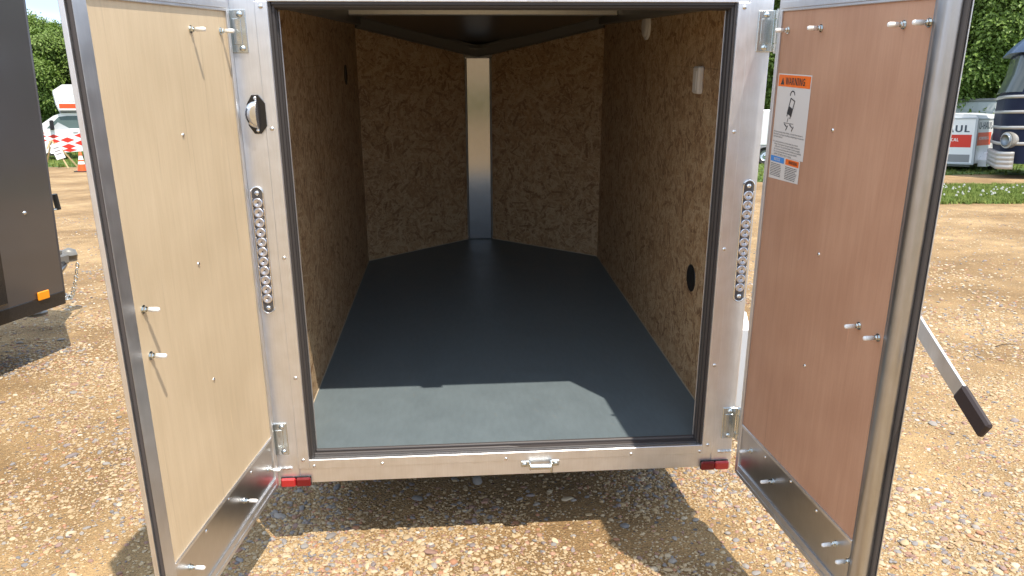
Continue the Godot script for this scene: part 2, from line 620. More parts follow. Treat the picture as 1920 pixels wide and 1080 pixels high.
func build_frame(t: Node3D) -> void:
	for s in [-1.0, 1.0]:
		var st := begin()
		box(st, Vector3(s * 0.682, -0.084, -0.05), Vector3(s * 0.752, 1.50, 0.0), 0.002)
		box(st, Vector3(s * 0.642, -0.030, -0.048), Vector3(s * 0.682, 1.47, -0.0045), 0.002)
		# thin end flange that shows past the post
		box(st, Vector3(s * 0.752, -0.10, -0.05), Vector3(s * 0.7565, 1.50, -0.012), 0.001)
		obj("post", st, M.frame, t)
		st = begin()
		box(st, Vector3(s * 0.6495, -0.0305, -0.0045), Vector3(s * 0.6835, 1.392, 0.0022), 0.0012)
		box(st, Vector3(s * 0.6570, 0.0, 0.0022), Vector3(s * 0.6577, 1.39, 0.0027), 0.0)
		var lip := obj("trim_lip", st, M.frame, t)
		var sc := screw_mesh(0.0062, M.nickel)
		for y in [0.001, 0.29, 0.678, 1.035, 1.379]:
			put("screw", sc, lip, Transform3D(Basis(), Vector3(s * 0.667, y + (0.02 if s < 0 and y > 1.0 and y < 1.2 else 0.0), 0.0022)))
		# weld bead where post meets the sill
		st = begin()
		var pts := []
		for k in 9:
			pts.append(Vector3(s * (0.749 - k * 0.0056), -0.026 + 0.0012 * sin(k * 2.1), 0.0015))
		tube(st, pts, [0.0042, 0.0055, 0.0046, 0.0058, 0.0044, 0.0056, 0.0048, 0.0055, 0.0035], 7)
		obj("weld_bead", st, M.nickel, t)
	var st2 := begin()
	box(st2, Vector3(-0.682, 1.392, -0.05), Vector3(0.682, 1.50, -0.001), 0.002)
	obj("header", st2, M.frame, t)
	st2 = begin()
	box(st2, Vector3(-0.6495, 1.3925, -0.001), Vector3(0.6495, 1.424, 0.0022), 0.001)
	obj("trim_lip", st2, M.frame, t)
	# sill: flat face, lip with screws, bright top ledge
	st2 = begin()
	box(st2, Vector3(-0.6819, -0.084, -0.055), Vector3(0.6819, -0.0035, -0.0008), 0.002)
	obj("sill", st2, M.frame, t)
	st2 = begin()
	box(st2, Vector3(-0.6494, -0.0312, -0.0008), Vector3(0.6494, 0.0, 0.0022), 0.0012)
	box(st2, Vector3(-0.6494, -0.0034, -0.020), Vector3(0.6494, -0.0002, -0.0008), 0.0008)
	var lip2 := obj("trim_lip", st2, M.frame, t)
	var sc2 := screw_mesh(0.0056, M.nickel)
	for x in [-0.634, -0.415, -0.01, 0.408, 0.641]:
		put("screw", sc2, lip2, Transform3D(Basis(), Vector3(x, -0.022, 0.0022)))
	# rubber seals round the opening: base strip with two rounded bulbs
	for s in [-1.0, 1.0]:
		var st := begin()
		box(st, Vector3(s * 0.6415, -0.002, -0.050), Vector3(s * 0.6495, 1.392, -0.004), 0.001)
		tube(st, [Vector3(s * 0.6400, 0.0, -0.017), Vector3(s * 0.6400, 1.382, -0.017)], [0.0072], 10)
		tube(st, [Vector3(s * 0.6385, 0.0, -0.036), Vector3(s * 0.6385, 1.380, -0.036)], [0.0088], 10)
		obj("rubber_seal", st, M.rubber, t)
		st = begin()
		box(st, Vector3(s * 0.629, 0.0, -0.0505), Vector3(s * 0.6415, 1.38, -0.0475), 0.0008)
		obj("seal_channel", st, M.rail, t)
	st2 = begin()
	box(st2, Vector3(-0.64, 1.384, -0.050), Vector3(0.64, 1.392, -0.004), 0.001)
	tube(st2, [Vector3(-0.64, 1.382, -0.017), Vector3(0.64, 1.382, -0.017)], [0.0068], 10)
	tube(st2, [Vector3(-0.64, 1.380, -0.036), Vector3(0.64, 1.380, -0.036)], [0.0085], 10)
	obj("rubber_seal", st2, M.rubber, t)
	st2 = begin()
	box(st2, Vector3(-0.64, -0.0002, -0.056), Vector3(0.64, 0.0045, -0.019), 0.001)
	tube(st2, [Vector3(-0.64, 0.0075, -0.045), Vector3(0.64, 0.0075, -0.045)], [0.0072], 10)
	obj("rubber_seal", st2, M.rubber_dull, t)
	st2 = begin()
	tube(st2, [Vector3(-0.64, 0.005, -0.027), Vector3(0.0, 0.005, -0.027), Vector3(0.035, 0.0025, -0.027)], [0.0062, 0.0062, 0.003], 10)
	obj("rubber_seal", st2, M.rubber_dull, t)

func wall_board(st: SurfaceTool, a: Vector3, b: Vector3, ya: Vector2, yb: Vector2, thick: Vector3) -> void:
	# upright board from plan point a to b; lower/upper edge heights at each end; «thick» points away from the room
	var p := [Vector3(a.x, ya.x, a.z), Vector3(b.x, yb.x, b.z), Vector3(b.x, yb.y, b.z), Vector3(a.x, ya.y, a.z)]
	var mid := (a + b) * 0.5 + thick * 0.5 + Vector3(0, (ya.x + ya.y + yb.x + yb.y) * 0.25, 0)
	st.set_smooth_group(-1)
	quad(st, p[0], p[1], p[2], p[3], mid)
	quad(st, p[0] + thick, p[1] + thick, p[2] + thick, p[3] + thick, mid)
	for k in 4:
		var l := (k + 1) % 4
		quad(st, p[k], p[l], p[l] + thick, p[k] + thick, mid)

func build_inside(t: Node3D) -> void:
	var XL := -0.708
	var XR := 0.728
	var ZC := -2.42
	var ZN := -2.935
	# floor board with its painted top
	var st := begin()
	var poly := PackedVector2Array([Vector2(-0.735, -0.052), Vector2(0.745, -0.052), Vector2(0.745, ZC), Vector2(0.09, ZN - 0.02), Vector2(-0.08, ZN - 0.02), Vector2(-0.735, ZC)])
	prism(st, poly, 0.0, 0.022, Transform3D(Basis(Vector3(1, 0, 0), Vector3(0, 0, 1), Vector3(0, -1, 0)), Vector3.ZERO))
	obj("floor", st, M.floor, t)
	# wall boards: lower sheet and the strip above the seam
	var gap := 0.0008
	for side in [[XL, -1.0], [XR, 1.0]]:
		var x: float = side[0]
		var out := Vector3(side[1] * 0.009, 0, 0)
		st = begin()
		wall_board(st, Vector3(x, 0, -0.056), Vector3(x, 0, ZC), Vector2(0.004, 1.2), Vector2(0.004, 1.2), out)
		obj("wall_board", st, M.osb, t)
		st = begin()
		wall_board(st, Vector3(x, 0, -0.056), Vector3(x, 0, ZC), Vector2(1.2 + gap, 1.455), Vector2(1.2 + gap, 1.455), out)
		obj("wall_board", st, M.osb, t)
		st = begin()
		box(st, Vector3(x - side[1] * 0.0035, 0.0, ZC + 0.003), Vector3(x + side[1] * 0.001, 0.0035, -0.058), 0.0008)
		obj("edge_bead", st, M.caulk, t)
	for e in [[XL, -0.082, -1.0], [XR, 0.092, 1.0]]:
		st = begin()
		var a := Vector3(e[0], 0, ZC)
		var b := Vector3(e[1], 0, ZN)
		var d := (b - a).normalized()
		var out := Vector3(-d.z, 0, d.x)
		if out.z > 0: out = -out
		wall_board(st, a, b, Vector2(0.004, 1.47), Vector2(0.004, 1.24), out * 0.009)
		obj("nose_board", st, M.osb, t)
		st = begin()
		wall_board(st, a - out * 0.0035, b - out * 0.0035, Vector2(0.0, 0.0035), Vector2(0.0, 0.0035), out * 0.0045)
		obj("edge_bead", st, M.caulk, t)
		# narrow upright bead in the corner
		st = begin()
		box(st, Vector3(e[0] - e[2] * 0.006, 0.004, ZC - 0.002), Vector3(e[0] + e[2] * 0.001, 1.42, ZC + 0.003), 0.0008)
		obj("corner_bead", st, M.osb, t)
	# bright folded post in the nose, with dark turned edges
	st = begin()
	box(st, Vector3(-0.071, 0.002, ZN - 0.012), Vector3(0.081, 1.204, ZN + 0.002), 0.003)
	var fill := begin()
	box(fill, Vector3(-0.10, 1.206, ZN - 0.010), Vector3(0.11, 1.31, ZN + 0.004), 0.002)
	obj("nose_block", fill, M.dark_metal, t)
	var np := obj("nose_post", st, M.mirror, t)
	for s in [[-0.0805, -0.0715], [0.0815, 0.0905]]:
		st = begin()
		box(st, Vector3(s[0], 0.003, ZN - 0.012), Vector3(s[1], 1.2, ZN + 0.008), 0.001)
		obj("edge_fold", st, M.dark_metal, np)
	var tiny := screw_mesh(0.0045, M.nickel)
	for x in [-0.077, 0.087]:
		put("screw", tiny, np, Transform3D(Basis(), Vector3(x, 0.02, ZN + 0.008)))
	# ceiling: flat as far as the bow, then falling to the nose
	st = begin()
	var c := [Vector3(XL - 0.03, 1.462, -0.02), Vector3(XR + 0.03, 1.462, -0.02), Vector3(XR + 0.03, 1.462, -1.93), Vector3(XL - 0.03, 1.462, -1.93), Vector3(XL - 0.03, 1.445, ZC), Vector3(XR + 0.03, 1.445, ZC), Vector3(-0.08, 1.285, ZN), Vector3(0.09, 1.285, ZN)]
	var above := Vector3(0, 2.2, -1.5)
	quad(st, c[0], c[1], c[2], c[3], above)
	quad(st, c[3], c[2], c[7], c[6], above)
	tri(st, c[3], c[4], c[6], above)
	tri(st, c[2], c[5], c[7], above)
	obj("ceiling", st, M.ceiling, t)
	for z in [-0.62, -1.25, -1.9]:
		st = begin()
		box(st, Vector3(XL + 0.036, 1.425, z - 0.028), Vector3(XR - 0.036, 1.4615, z + 0.028), 0.004)
		box(st, Vector3(XL + 0.036, 1.4545, z - 0.05), Vector3(XR - 0.036, 1.4615, z + 0.05), 0.002)
		obj("roof_bow", st, M.ceiling if z > -1.5 else M.frame, t)
	for s in [[XL, 1.0], [XR, -1.0]]:
		st = begin()
		box(st, Vector3(s[0] + s[1] * 0.001, 1.392, ZC + 0.01), Vector3(s[0] + s[1] * 0.036, 1.4605, -0.06), 0.004)
		obj("top_rail", st, M.dark_metal, t)
	# nose rails: wide channels that follow the V
	for e in [[XL, 0.012, 1.0], [XR, -0.002, -1.0]]:
		st = begin()
		var a := Vector3(e[0] + e[2] * 0.01, 1.414, ZC + 0.012)
		var b := Vector3(e[1], 1.243, ZN + 0.02)
		var z := (b - a).normalized()
		var x := Vector3(-z.z, 0, z.x).normalized()
		var y := z.cross(x).normalized()
		if y.y < 0:
			y = -y
		x = y.cross(z)
		var xf := Transform3D(Basis(x, y, z), a)
		var ln := a.distance_to(b)
		box(st, Vector3(-0.012, -0.032, 0), Vector3(0.012, 0.032, ln), 0.003, xf)
		box(st, Vector3(-0.028, 0.020, 0.0), Vector3(0.028, 0.031, ln - 0.02), 0.002, xf)
		box(st, Vector3(-0.020, -0.038, 0.0), Vector3(0.020, -0.0325, ln - 0.01), 0.001, xf)
		var nr := obj("nose_rail", st, M.dark_metal, t)
		for k in 5:
			put("screw", tiny, nr, Transform3D(Basis(), a.lerp(b, 0.12 + 0.19 * k) + Vector3(0, -0.041, 0.016)))
	st = begin()
	var vee := PackedVector2Array([Vector2(-0.06, 0.02), Vector2(0.07, 0.02), Vector2(0.02, -0.055), Vector2(-0.01, -0.055)])
	prism(st, vee, 0, 0.004, Transform3D(Basis(Vector3(1, 0, 0), Vector3(0, 0, 1), Vector3(0, -1, 0)), Vector3(0, 1.262, ZN + 0.06)))
	obj("nose_gusset", st, M.dark_metal, t)
	# fittings on the walls
	st = begin()
	var dx := along(Vector3(XR, 1.362, -1.37), Vector3(-1, 0, 0))
	lathe(st, [Vector2(0.060, 0), Vector2(0.060, 0.008), Vector2(0.054, 0.011)], 24, dx)
	lathe(st, [Vector2(0.052, 0.011), Vector2(0.048, 0.017), Vector2(0.034, 0.021), Vector2(0, 0.022)], 24, dx)
	obj("dome_lamp", st, M.white_plastic, t)
	st = begin()
	box(st, Vector3(XR - 0.022, 1.112, -0.572), Vector3(XR + 0.001, 1.207, -0.505), 0.006)
	var cover := obj("vent_cover", st, M.white_plastic, t)
	st = begin()
	box(st, Vector3(XR - 0.0245, 1.125, -0.556), Vector3(XR - 0.0215, 1.194, -0.521), 0.001)
	obj("cover_face", st, M.white_plastic, cover)
	for h in [[XL, 1.137, -1.9, 1.0, 0.050], [XR, 0.436, -0.489, -1.0, 0.052]]:
		st = begin()
		var hx := along(Vector3(h[0], h[1], h[2]), Vector3(h[3], 0, 0))
		var r: float = h[4]
		lathe(st, [Vector2(r, -0.001), Vector2(r, 0.0025), Vector2(r - 0.003, 0.003), Vector2(r - 0.005, 0.0012), Vector2(0, 0.0010)], 28, hx)
		obj("wall_vent", st, M.black, t)

func build_outside(t: Node3D) -> void:
	# side skins, nose skins, roof, underframe, wheel and fender
	for s in [-1.0, 1.0]:
		var st := begin()
		box(st, Vector3(s * 0.748, -0.08, -2.44), Vector3(s * 0.7525, 1.50, -0.0505), 0.0)
		obj("side_skin", st, M.white_paint, t)
		st = begin()
		wall_board(st, Vector3(s * 0.7525, 0, -2.44), Vector3(s * 0.08, 0, -2.99), Vector2(-0.08, 1.5), Vector2(-0.08, 1.33), Vector3(-s * 0.003, 0, 0.005))
		obj("nose_skin", st, M.white_paint, t)
	var st := begin()
	box(st, Vector3(-0.08, -0.08, -2.995), Vector3(0.08, 1.33, -2.985), 0.002)
	obj("nose_cap", st, M.mirror, t)
	st = begin()
	var top := PackedVector2Array([Vector2(-0.756, -0.045), Vector2(0.756, -0.045), Vector2(0.756, -1.95), Vector2(-0.756, -1.95)])
	prism(st, top, -1.512, -1.500, Transform3D(Basis(Vector3(1, 0, 0), Vector3(0, 0, 1), Vector3(0, -1, 0)), Vector3.ZERO))
	obj("roof", st, M.white_paint, t)
	st = begin()
	var up := Vector3(0, -2, -2)
	var w := [Vector3(-0.756, 1.512, -1.95), Vector3(0.756, 1.512, -1.95), Vector3(0.756, 1.50, -2.44), Vector3(0.08, 1.335, -2.99), Vector3(-0.08, 1.335, -2.99), Vector3(-0.756, 1.50, -2.44)]
	for k in range(1, 5):
		tri(st, w[0], w[k], w[k + 1], up)
	obj("nose_roof", st, M.white_paint, t)
	st = begin()
	for s in [-1.0, 1.0]:
		box(st, Vector3(s * 0.50, -0.12, -2.4), Vector3(s * 0.55, -0.024, -0.06), 0.003)
		box(st, Vector3(s * 0.698, -0.084, -2.42), Vector3(s * 0.7475, -0.024, -0.056), 0.003)
	for z in [-0.45, -0.85, -1.25, -1.65, -2.05, -2.38]:
		box(st, Vector3(-0.695, -0.075, z - 0.025), Vector3(0.695, -0.0235, z + 0.025), 0.003)
	obj("chassis", st, M.dark_metal, t)
	st = begin()
	tube(st, [Vector3(-0.74, -0.13, -0.95), Vector3(0.74, -0.13, -0.95)], [0.03], 10)
	obj("axle", st, M.dark_metal, t)
	for s in [-1.0, 1.0]:
		st = begin()
		var ax := along(Vector3(s * 0.79, -0.135, -0.95), Vector3(s, 0, 0))
		lathe(st, [Vector2(0.16, 0), Vector2(0.25, 0.005), Vector2(0.282, 0.03), Vector2(0.282, 0.13), Vector2(0.25, 0.155), Vector2(0.165, 0.16)], 28, ax)
		var wh := obj("wheel", st, M.tyre, t)
		st = begin()
		lathe(st, [Vector2(0.166, 0.158), Vector2(0.15, 0.12), Vector2(0.06, 0.10), Vector2(0.05, 0.13), Vector2(0, 0.135)], 20, ax)
		obj("rim", st, M.white_paint, wh)
		st = begin()
		var arch := PackedVector2Array([Vector2(-0.505, -0.12), Vector2(-0.505, 0.21), Vector2(-0.56, 0.265), Vector2(-1.34, 0.265), Vector2(-1.395, 0.21), Vector2(-1.395, -0.12), Vector2(-1.385, -0.12), Vector2(-1.385, 0.206), Vector2(-1.335, 0.255), Vector2(-0.565, 0.255), Vector2(-0.515, 0.206), Vector2(-0.515, -0.12)])
		prism(st, arch, -s * 0.755, -s * 0.985, Transform3D(Basis(Vector3(0, 0, 1), Vector3(0, 1, 0), Vector3(-1, 0, 0)), Vector3.ZERO))
		obj("fender", st, M.fender, t)
	st = begin()
	for s in [-1.0, 1.0]:
		tube(st, [Vector3(s * 0.5, -0.09, -2.3), Vector3(s * 0.05, -0.09, -3.7)], [0.035], 6)
	tube(st, [Vector3(0, -0.06, -3.6), Vector3(0, -0.06, -3.95)], [0.045], 8)
	obj("tongue", st, M.dark_metal, t)
	st = begin()
	tube(st, [Vector3(0, -0.57, -3.4), Vector3(0, 0.2, -3.4)], [0.03], 8)
	lathe(st, [Vector2(0.08, -0.58), Vector2(0.08, -0.57), Vector2(0.03, -0.56)], 12, Transform3D(Basis(), Vector3(0, 0, -3.4)))
	obj("jack", st, M.dark_metal, t)

func build_fittings(t: Node3D) -> void:
	# strip lamps: chrome tray with eleven round lenses
	for s in [-1.0, 1.0]:
		var at := Vector3(s * 0.7265, 0.699, 0.0)
		var st := begin()
		var cap := PackedVector2Array()
		for k in 13:
			cap.append(Vector2(cos(PI * k / 12) * 0.0165, 0.175 + sin(PI * k / 12) * 0.0165))
		for k in 13:
			cap.append(Vector2(-cos(PI * k / 12) * 0.0165, -0.175 - sin(PI * k / 12) * 0.0165))
		prism(st, cap, 0.0, 0.004)
		var lamp := obj("strip_lamp", st, M.grey_metal, t, Transform3D(Basis(), at))
		st = begin()
		var rim := []
		for k in cap.size() + 1:
			var p := cap[k % cap.size()]
			rim.append(Vector3(p.x * 1.0, p.y, 0.004))
		tube(st, rim, [0.0022], 6, false)
		obj("rim", st, M.chrome, lamp)
		st = begin()
		var lx := along(Vector3.ZERO, Vector3(0, 0, 1))
		lathe(st, [Vector2(0.0143, 0.004), Vector2(0.0143, 0.0062), Vector2(0.0134, 0.0072), Vector2(0.0100, 0.0080), Vector2(0.0096, 0.0076), Vector2(0.0060, 0.0086), Vector2(0.0056, 0.0082), Vector2(0.0028, 0.0090), Vector2(0.0022, 0.0078)], 16, lx)
		var lens := finish(st, M.lens)
		st = begin()
		lathe(st, [Vector2(0.0022, 0.0078), Vector2(0.0, 0.0074)], 8, lx)
		lens = finish(st, M.black, lens)
		for k in 11:
			put("lens", lens, lamp, Transform3D(Basis(), Vector3(0, 0.1458 - k * 0.02915, 0)))
		var sc := screw_mesh(0.0075, M.chrome)
		for y in [0.1745, -0.1745]:
			put("screw", sc, lamp, Transform3D(Basis(), Vector3(0, y, 0.004)))
	# number plate lamp: black hexagonal plate, chrome hood
	var st2 := begin()
	var hexa := PackedVector2Array([Vector2(-0.008, 0.053), Vector2(0.010, 0.053), Vector2(0.027, 0.030), Vector2(0.027, -0.032), Vector2(0.010, -0.053), Vector2(-0.008, -0.053), Vector2(-0.023, -0.030), Vector2(-0.023, 0.028)])
	prism(st2, hexa, 0.0, 0.006)
	var nl := obj("plate_lamp", st2, M.black_gloss, t, Transform3D(Basis(), Vector3(-0.706, 1.095, 0.0)))
	st2 = begin()
	# hood: half shell swelling to the left, cut flat on its right side
	var n := 12
	for i in n:
		for j in 8:
			var q := []
			for e in [[i, j], [i + 1, j], [i + 1, j + 1], [i, j + 1]]:
				var ph: float = -PI / 2 + PI * e[0] / n
				var th: float = PI * 0.5 * e[1] / 8.0
				q.append(Vector3(0.006 - 0.036 * cos(ph) * cos(th), 0.040 * sin(ph), 0.006 + 0.030 * cos(ph) * sin(th)))
			st2.set_smooth_group(6)
			quad(st2, q[0], q[1], q[2], q[3], Vector3(0.006, 0, 0.006))
	obj("hood", st2, M.chrome, nl)
	st2 = begin()
	var half := PackedVector2Array()
	for i in n + 1:
		var ph := -PI / 2 + PI * i / n
		half.append(Vector2(0.029 * cos(ph), 0.039 * sin(ph)))
	prism(st2, half, -0.001, 0.001, Transform3D(Basis(Vector3(0, 0, 1), Vector3(0, 1, 0), Vector3(-1, 0, 0)), Vector3(0.0055, 0, 0.006)))
	obj("lamp_face", st2, M.lens, nl)
	var sm := screw_mesh(0.0052, M.chrome)
	for y in [0.044, -0.044]:
		put("screw", sm, nl, Transform3D(Basis(), Vector3(0.001, y, 0.006)))
	# red marker lenses under the posts
	for s in [-1.0, 1.0]:
		st2 = begin()
		box(st2, Vector3(-0.048, -0.0155, 0.0), Vector3(0.048, 0.0155, 0.004), 0.001)
		var mk := obj("marker_lamp", st2, M.black_gloss, t, Transform3D(Basis(), Vector3(s * 0.6945, -0.0735, 0.0)))
		st2 = begin()
		box(st2, Vector3(-0.0475, -0.0150, 0.004), Vector3(-0.0005, 0.0150, 0.017), 0.004)
		obj("red_lens", st2, M.red_lens if s < 0 else M.red_lens_dark, mk)
		st2 = begin()
		box(st2, Vector3(0.0005, -0.0150, 0.004), Vector3(0.0475, 0.0150, 0.017), 0.004)
		obj("red_lens", st2, M.red_lens_dark if s < 0 else M.red_lens, mk)
	# latch keepers on sill and header
	for y in [-0.045, 1.430]:
		st2 = begin()
		box(st2, Vector3(-0.064, -0.011, 0.0), Vector3(-0.034, 0.011, 0.0045), 0.002)
		box(st2, Vector3(0.034, -0.011, 0.0), Vector3(0.064, 0.011, 0.0045), 0.002)
		box(st2, Vector3(-0.038, -0.012, 0.0), Vector3(-0.032, 0.012, 0.026), 0.002)
		box(st2, Vector3(0.032, -0.024, 0.0), Vector3(0.039, 0.012, 0.026), 0.002)
		tube(st2, [Vector3(-0.034, 0.0, 0.023), Vector3(0.034, 0.0, 0.023)], [0.0095], 10)
		var kp := obj("latch_keeper", st2, M.zinc, t, Transform3D(Basis(), Vector3(0.103, y, -0.0008 if y < 0 else 0.0022)))
		var kb := screw_mesh(0.0095, M.zinc)
		for x in [-0.052, 0.052]:
			put("screw", kb, kp, Transform3D(Basis(), Vector3(x, 0, 0.0045)))
	# hinges
	for s in [-1.0, 1.0]:
		for y in [0.080, 1.315]:
			st2 = begin()
			box(st2, Vector3(-0.022, -0.056, 0.0), Vector3(0.023, 0.056, 0.005), 0.0015)
			box(st2, Vector3(-0.014, -0.034, 0.005), Vector3(0.010, 0.034, 0.0075), 0.002)
			var hg := obj("hinge", st2, M.zinc, t, Transform3D(Basis(), Vector3(s * 0.732, y, 0.0)))
			st2 = begin()
			tube(st2, [Vector3(s * 0.030, -0.056, 0.012), Vector3(s * 0.030, -0.034, 0.012)], [0.0085], 10)
			tube(st2, [Vector3(s * 0.030, 0.034, 0.012), Vector3(s * 0.030, 0.056, 0.012)], [0.0085], 10)
			tube(st2, [Vector3(s * 0.030, -0.060, 0.012), Vector3(s * 0.030, 0.060, 0.012)], [0.0045], 8)
			box(st2, Vector3(s * 0.020, -0.056, 0.002), Vector3(s * 0.030, -0.034, 0.006), 0.001)
			box(st2, Vector3(s * 0.020, 0.034, 0.002), Vector3(s * 0.030, 0.056, 0.006), 0.001)
			obj("knuckle", st2, M.zinc, hg)
			st2 = begin()
			tube(st2, [Vector3(s * 0.030, -0.032, 0.012), Vector3(s * 0.030, 0.032, 0.012)], [0.0085], 10)
			box(st2, Vector3(s * 0.026, -0.032, 0.016), Vector3(s * 0.034, 0.032, 0.062), 0.001)
			obj("door_leaf", st2, M.zinc, hg)
			st2 = begin()
			words(st2, "IMPERIAL", 0.0085, Transform3D(Basis(Vector3(0, s, 0), Vector3(-s, 0, 0), Vector3(0, 0, 1)), Vector3(-0.002 + s * 0.004, -s * 0.028, 0.0079)), false, 0.056)
			obj("raised_lettering", st2, M.chrome, hg)
			var hs := screw_mesh(0.0088, M.zinc)
			for yy in [0.044, -0.044]:
				put("screw", hs, hg, Transform3D(Basis(), Vector3(0.004 - s * 0.004, yy, 0.005)))

# door: x from hinge to free edge, y up, the room side at z = +w * side
func build_door(t: Node3D, side: float) -> void:
	var ang := 0.0828 if side > 0 else -0.1405
	var u := Vector3(sin(ang), 0, cos(ang))
	var b := Basis(u, Vector3.UP, u.cross(Vector3.UP))
	var d := Node3D.new()
	d.name = "door"
	d.transform = Transform3D(b, Vector3(0.7517, 0, 0.073) if side > 0 else Vector3(-0.7516, 0, 0.0432))
	t.add_child(d, true)
	tag(d, "right barn door with reddish brown plywood lining and warning sticker" if side > 0 else "left barn door with pale plywood lining, sunlit")
	var B := func(st: SurfaceTool, u0: float, v0: float, w0: float, u1: float, v1: float, w1: float, bev := 0.001) -> void:
		box(st, Vector3(u0, v0, side * w0), Vector3(u1, v1, side * w1), bev)
	var st := begin()
	B.call(st, 0.0, 0.108, -0.006, 0.618, 1.365, 0.0, 0.0)
	obj("lining", st, M.lauan if side > 0 else M.plywood, d)
	st = begin()
	B.call(st, -0.012, -0.062, -0.0225, 0.62, 1.392, -0.0195, 0.0)
	obj("outer_skin", st, M.white_paint, d)
	st = begin()
	B.call(st, 0.0, -0.05, -0.019, 0.61, 1.38, -0.0065, 0.0)
	obj("core", st, M.rubber_dull, d)
	# rails
	st = begin()
	B.call(st, -0.0185, -0.070, -0.020, 0.0, 1.402, 0.004, 0.0015)
	B.call(st, -0.006, 0.104, 0.004, 0.0025, 1.368, 0.0062, 0.001)
	obj("hinge_rail", st, M.rail, d)
	st = begin()
	B.call(st, 0.0003, 1.365, -0.020, 0.6177, 1.402, 0.005, 0.0015)
	B.call(st, 0.0003, 1.372, 0.005, 0.6177, 1.390, 0.0075, 0.001)
	obj("top_rail", st, M.rail, d)
	st = begin()
	B.call(st, 0.0003, -0.070, -0.020, 0.6177, -0.036, 0.004, 0.0015)
	B.call(st, 0.0003, -0.070, 0.004, 0.6177, -0.056, 0.0065, 0.001)
	obj("bottom_rail", st, M.rail, d)
	st = begin()
	var rail_look: Material = M.rail
	# profile (u, w) swept from bottom to top
	if side > 0:
		var prof := PackedVector2Array([Vector2(0.618, -0.020), Vector2(0.618, 0.002), Vector2(0.626, 0.0025), Vector2(0.6265, 0.0045), Vector2(0.633, 0.005), Vector2(0.6335, 0.007)])
		for k in 11:
			var a := PI - PI * k / 10.0 * 0.95
			prof.append(Vector2(0.658 + cos(a) * 0.0235, 0.005 + sin(a) * 0.015))
		prof.append(Vector2(0.681, -0.010))
		prof.append(Vector2(0.668, -0.020))
		var xf := Transform3D(Basis(Vector3(1, 0, 0), Vector3(0, 0, 1), Vector3(0, -1, 0)), Vector3.ZERO)
		prism(st, prof, 0.070, -1.402, xf, true)
		rail_look = M.round_rail
	else:
		B.call(st, 0.618, -0.070, -0.010, 0.664, 1.402, 0.0035, 0.0015)
	obj("free_rail", st, rail_look, d)
	st = begin()
	if side > 0:
		tube(st, [Vector3(0.681, -0.070, -0.016), Vector3(0.681, 1.402, -0.016)], [0.0052], 10)
		tube(st, [Vector3(0.679, -0.070, -0.0225), Vector3(0.679, 1.402, -0.0225)], [0.0045], 10)
		obj("edge_seal", st, M.rubber, d)
		st = begin()
		B.call(st, 0.60, -0.071, -0.0295, 0.686, 1.403, -0.0272, 0.001)
		obj("edge_trim", st, M.rail, d)
	else:
		tube(st, [Vector3(0.6675, -0.070, -0.001), Vector3(0.6675, 1.402, -0.001)], [0.0042], 10)
		obj("edge_seal", st, M.rubber_dull, d)
		st = begin()
		B.call(st, 0.640, -0.071, 0.0155 * -1, 0.676, 1.403, -0.0045, 0.0012)
		obj("edge_trim", st, M.frame, d)
	# kick plate and the strip over it
	st = begin()
	B.call(st, 0.0005, -0.0358, -0.005, 0.6175, 0.104, -0.0012, 0.0)
	obj("kick_plate", st, M.plate, d)
	st = begin()
	B.call(st, 0.001, 0.1015, -0.0012, 0.6175, 0.1125, 0.0045, 0.0015)
	obj("kick_strip", st, M.frame, d)
	# through bolts
	var turn := Transform3D(Basis(Vector3.UP, 0.0 if side > 0 else PI), Vector3.ZERO)
	var bm := bolt_mesh()
	var spots := [[0.206, 1.316], [0.039, 1.315], [0.584, 0.736], [0.583, 0.628], [0.034, 0.016], [0.219, 0.025], [0.55, 0.05]] if side < 0 else [[0.035, 1.316], [0.202, 1.318], [0.527, 1.318], [0.607, 1.320], [0.522, 0.641], [0.597, 0.640], [0.066, 0.052], [0.213, 0.032], [0.550, 0.053], [0.615, 0.050]]
	for p in spots:
		var w := -0.0012 if p[1] < 0.1 else (0.0 if p[0] < 0.618 else 0.004)
		put("bolt", bm, d, Transform3D(turn.basis * Basis(Vector3(0, 0, 1), p[0] * 9.0), Vector3(p[0], p[1], side * w)))
	var sc := screw_mesh(0.0052, M.nickel)
	for p in [[0.309, 1.077, 0.0], [0.315, 0.762, 0.0], [0.313, 0.449, 0.0], [0.451, 0.086, -0.0012], [0.312, 0.091, -0.0012], [0.157, 0.081, -0.0012]]:
		put("screw", sc, d, Transform3D(turn.basis, Vector3(p[0], p[1], side * p[2])))
	if side > 0:
		put("screw", sc, d, Transform3D(Basis(), Vector3(0.658, 1.36, 0.016)))
		put("screw", sc, d, Transform3D(Basis(), Vector3(0.655, 0.618, 0.016)))
		build_sticker(d)
		build_lever(d)

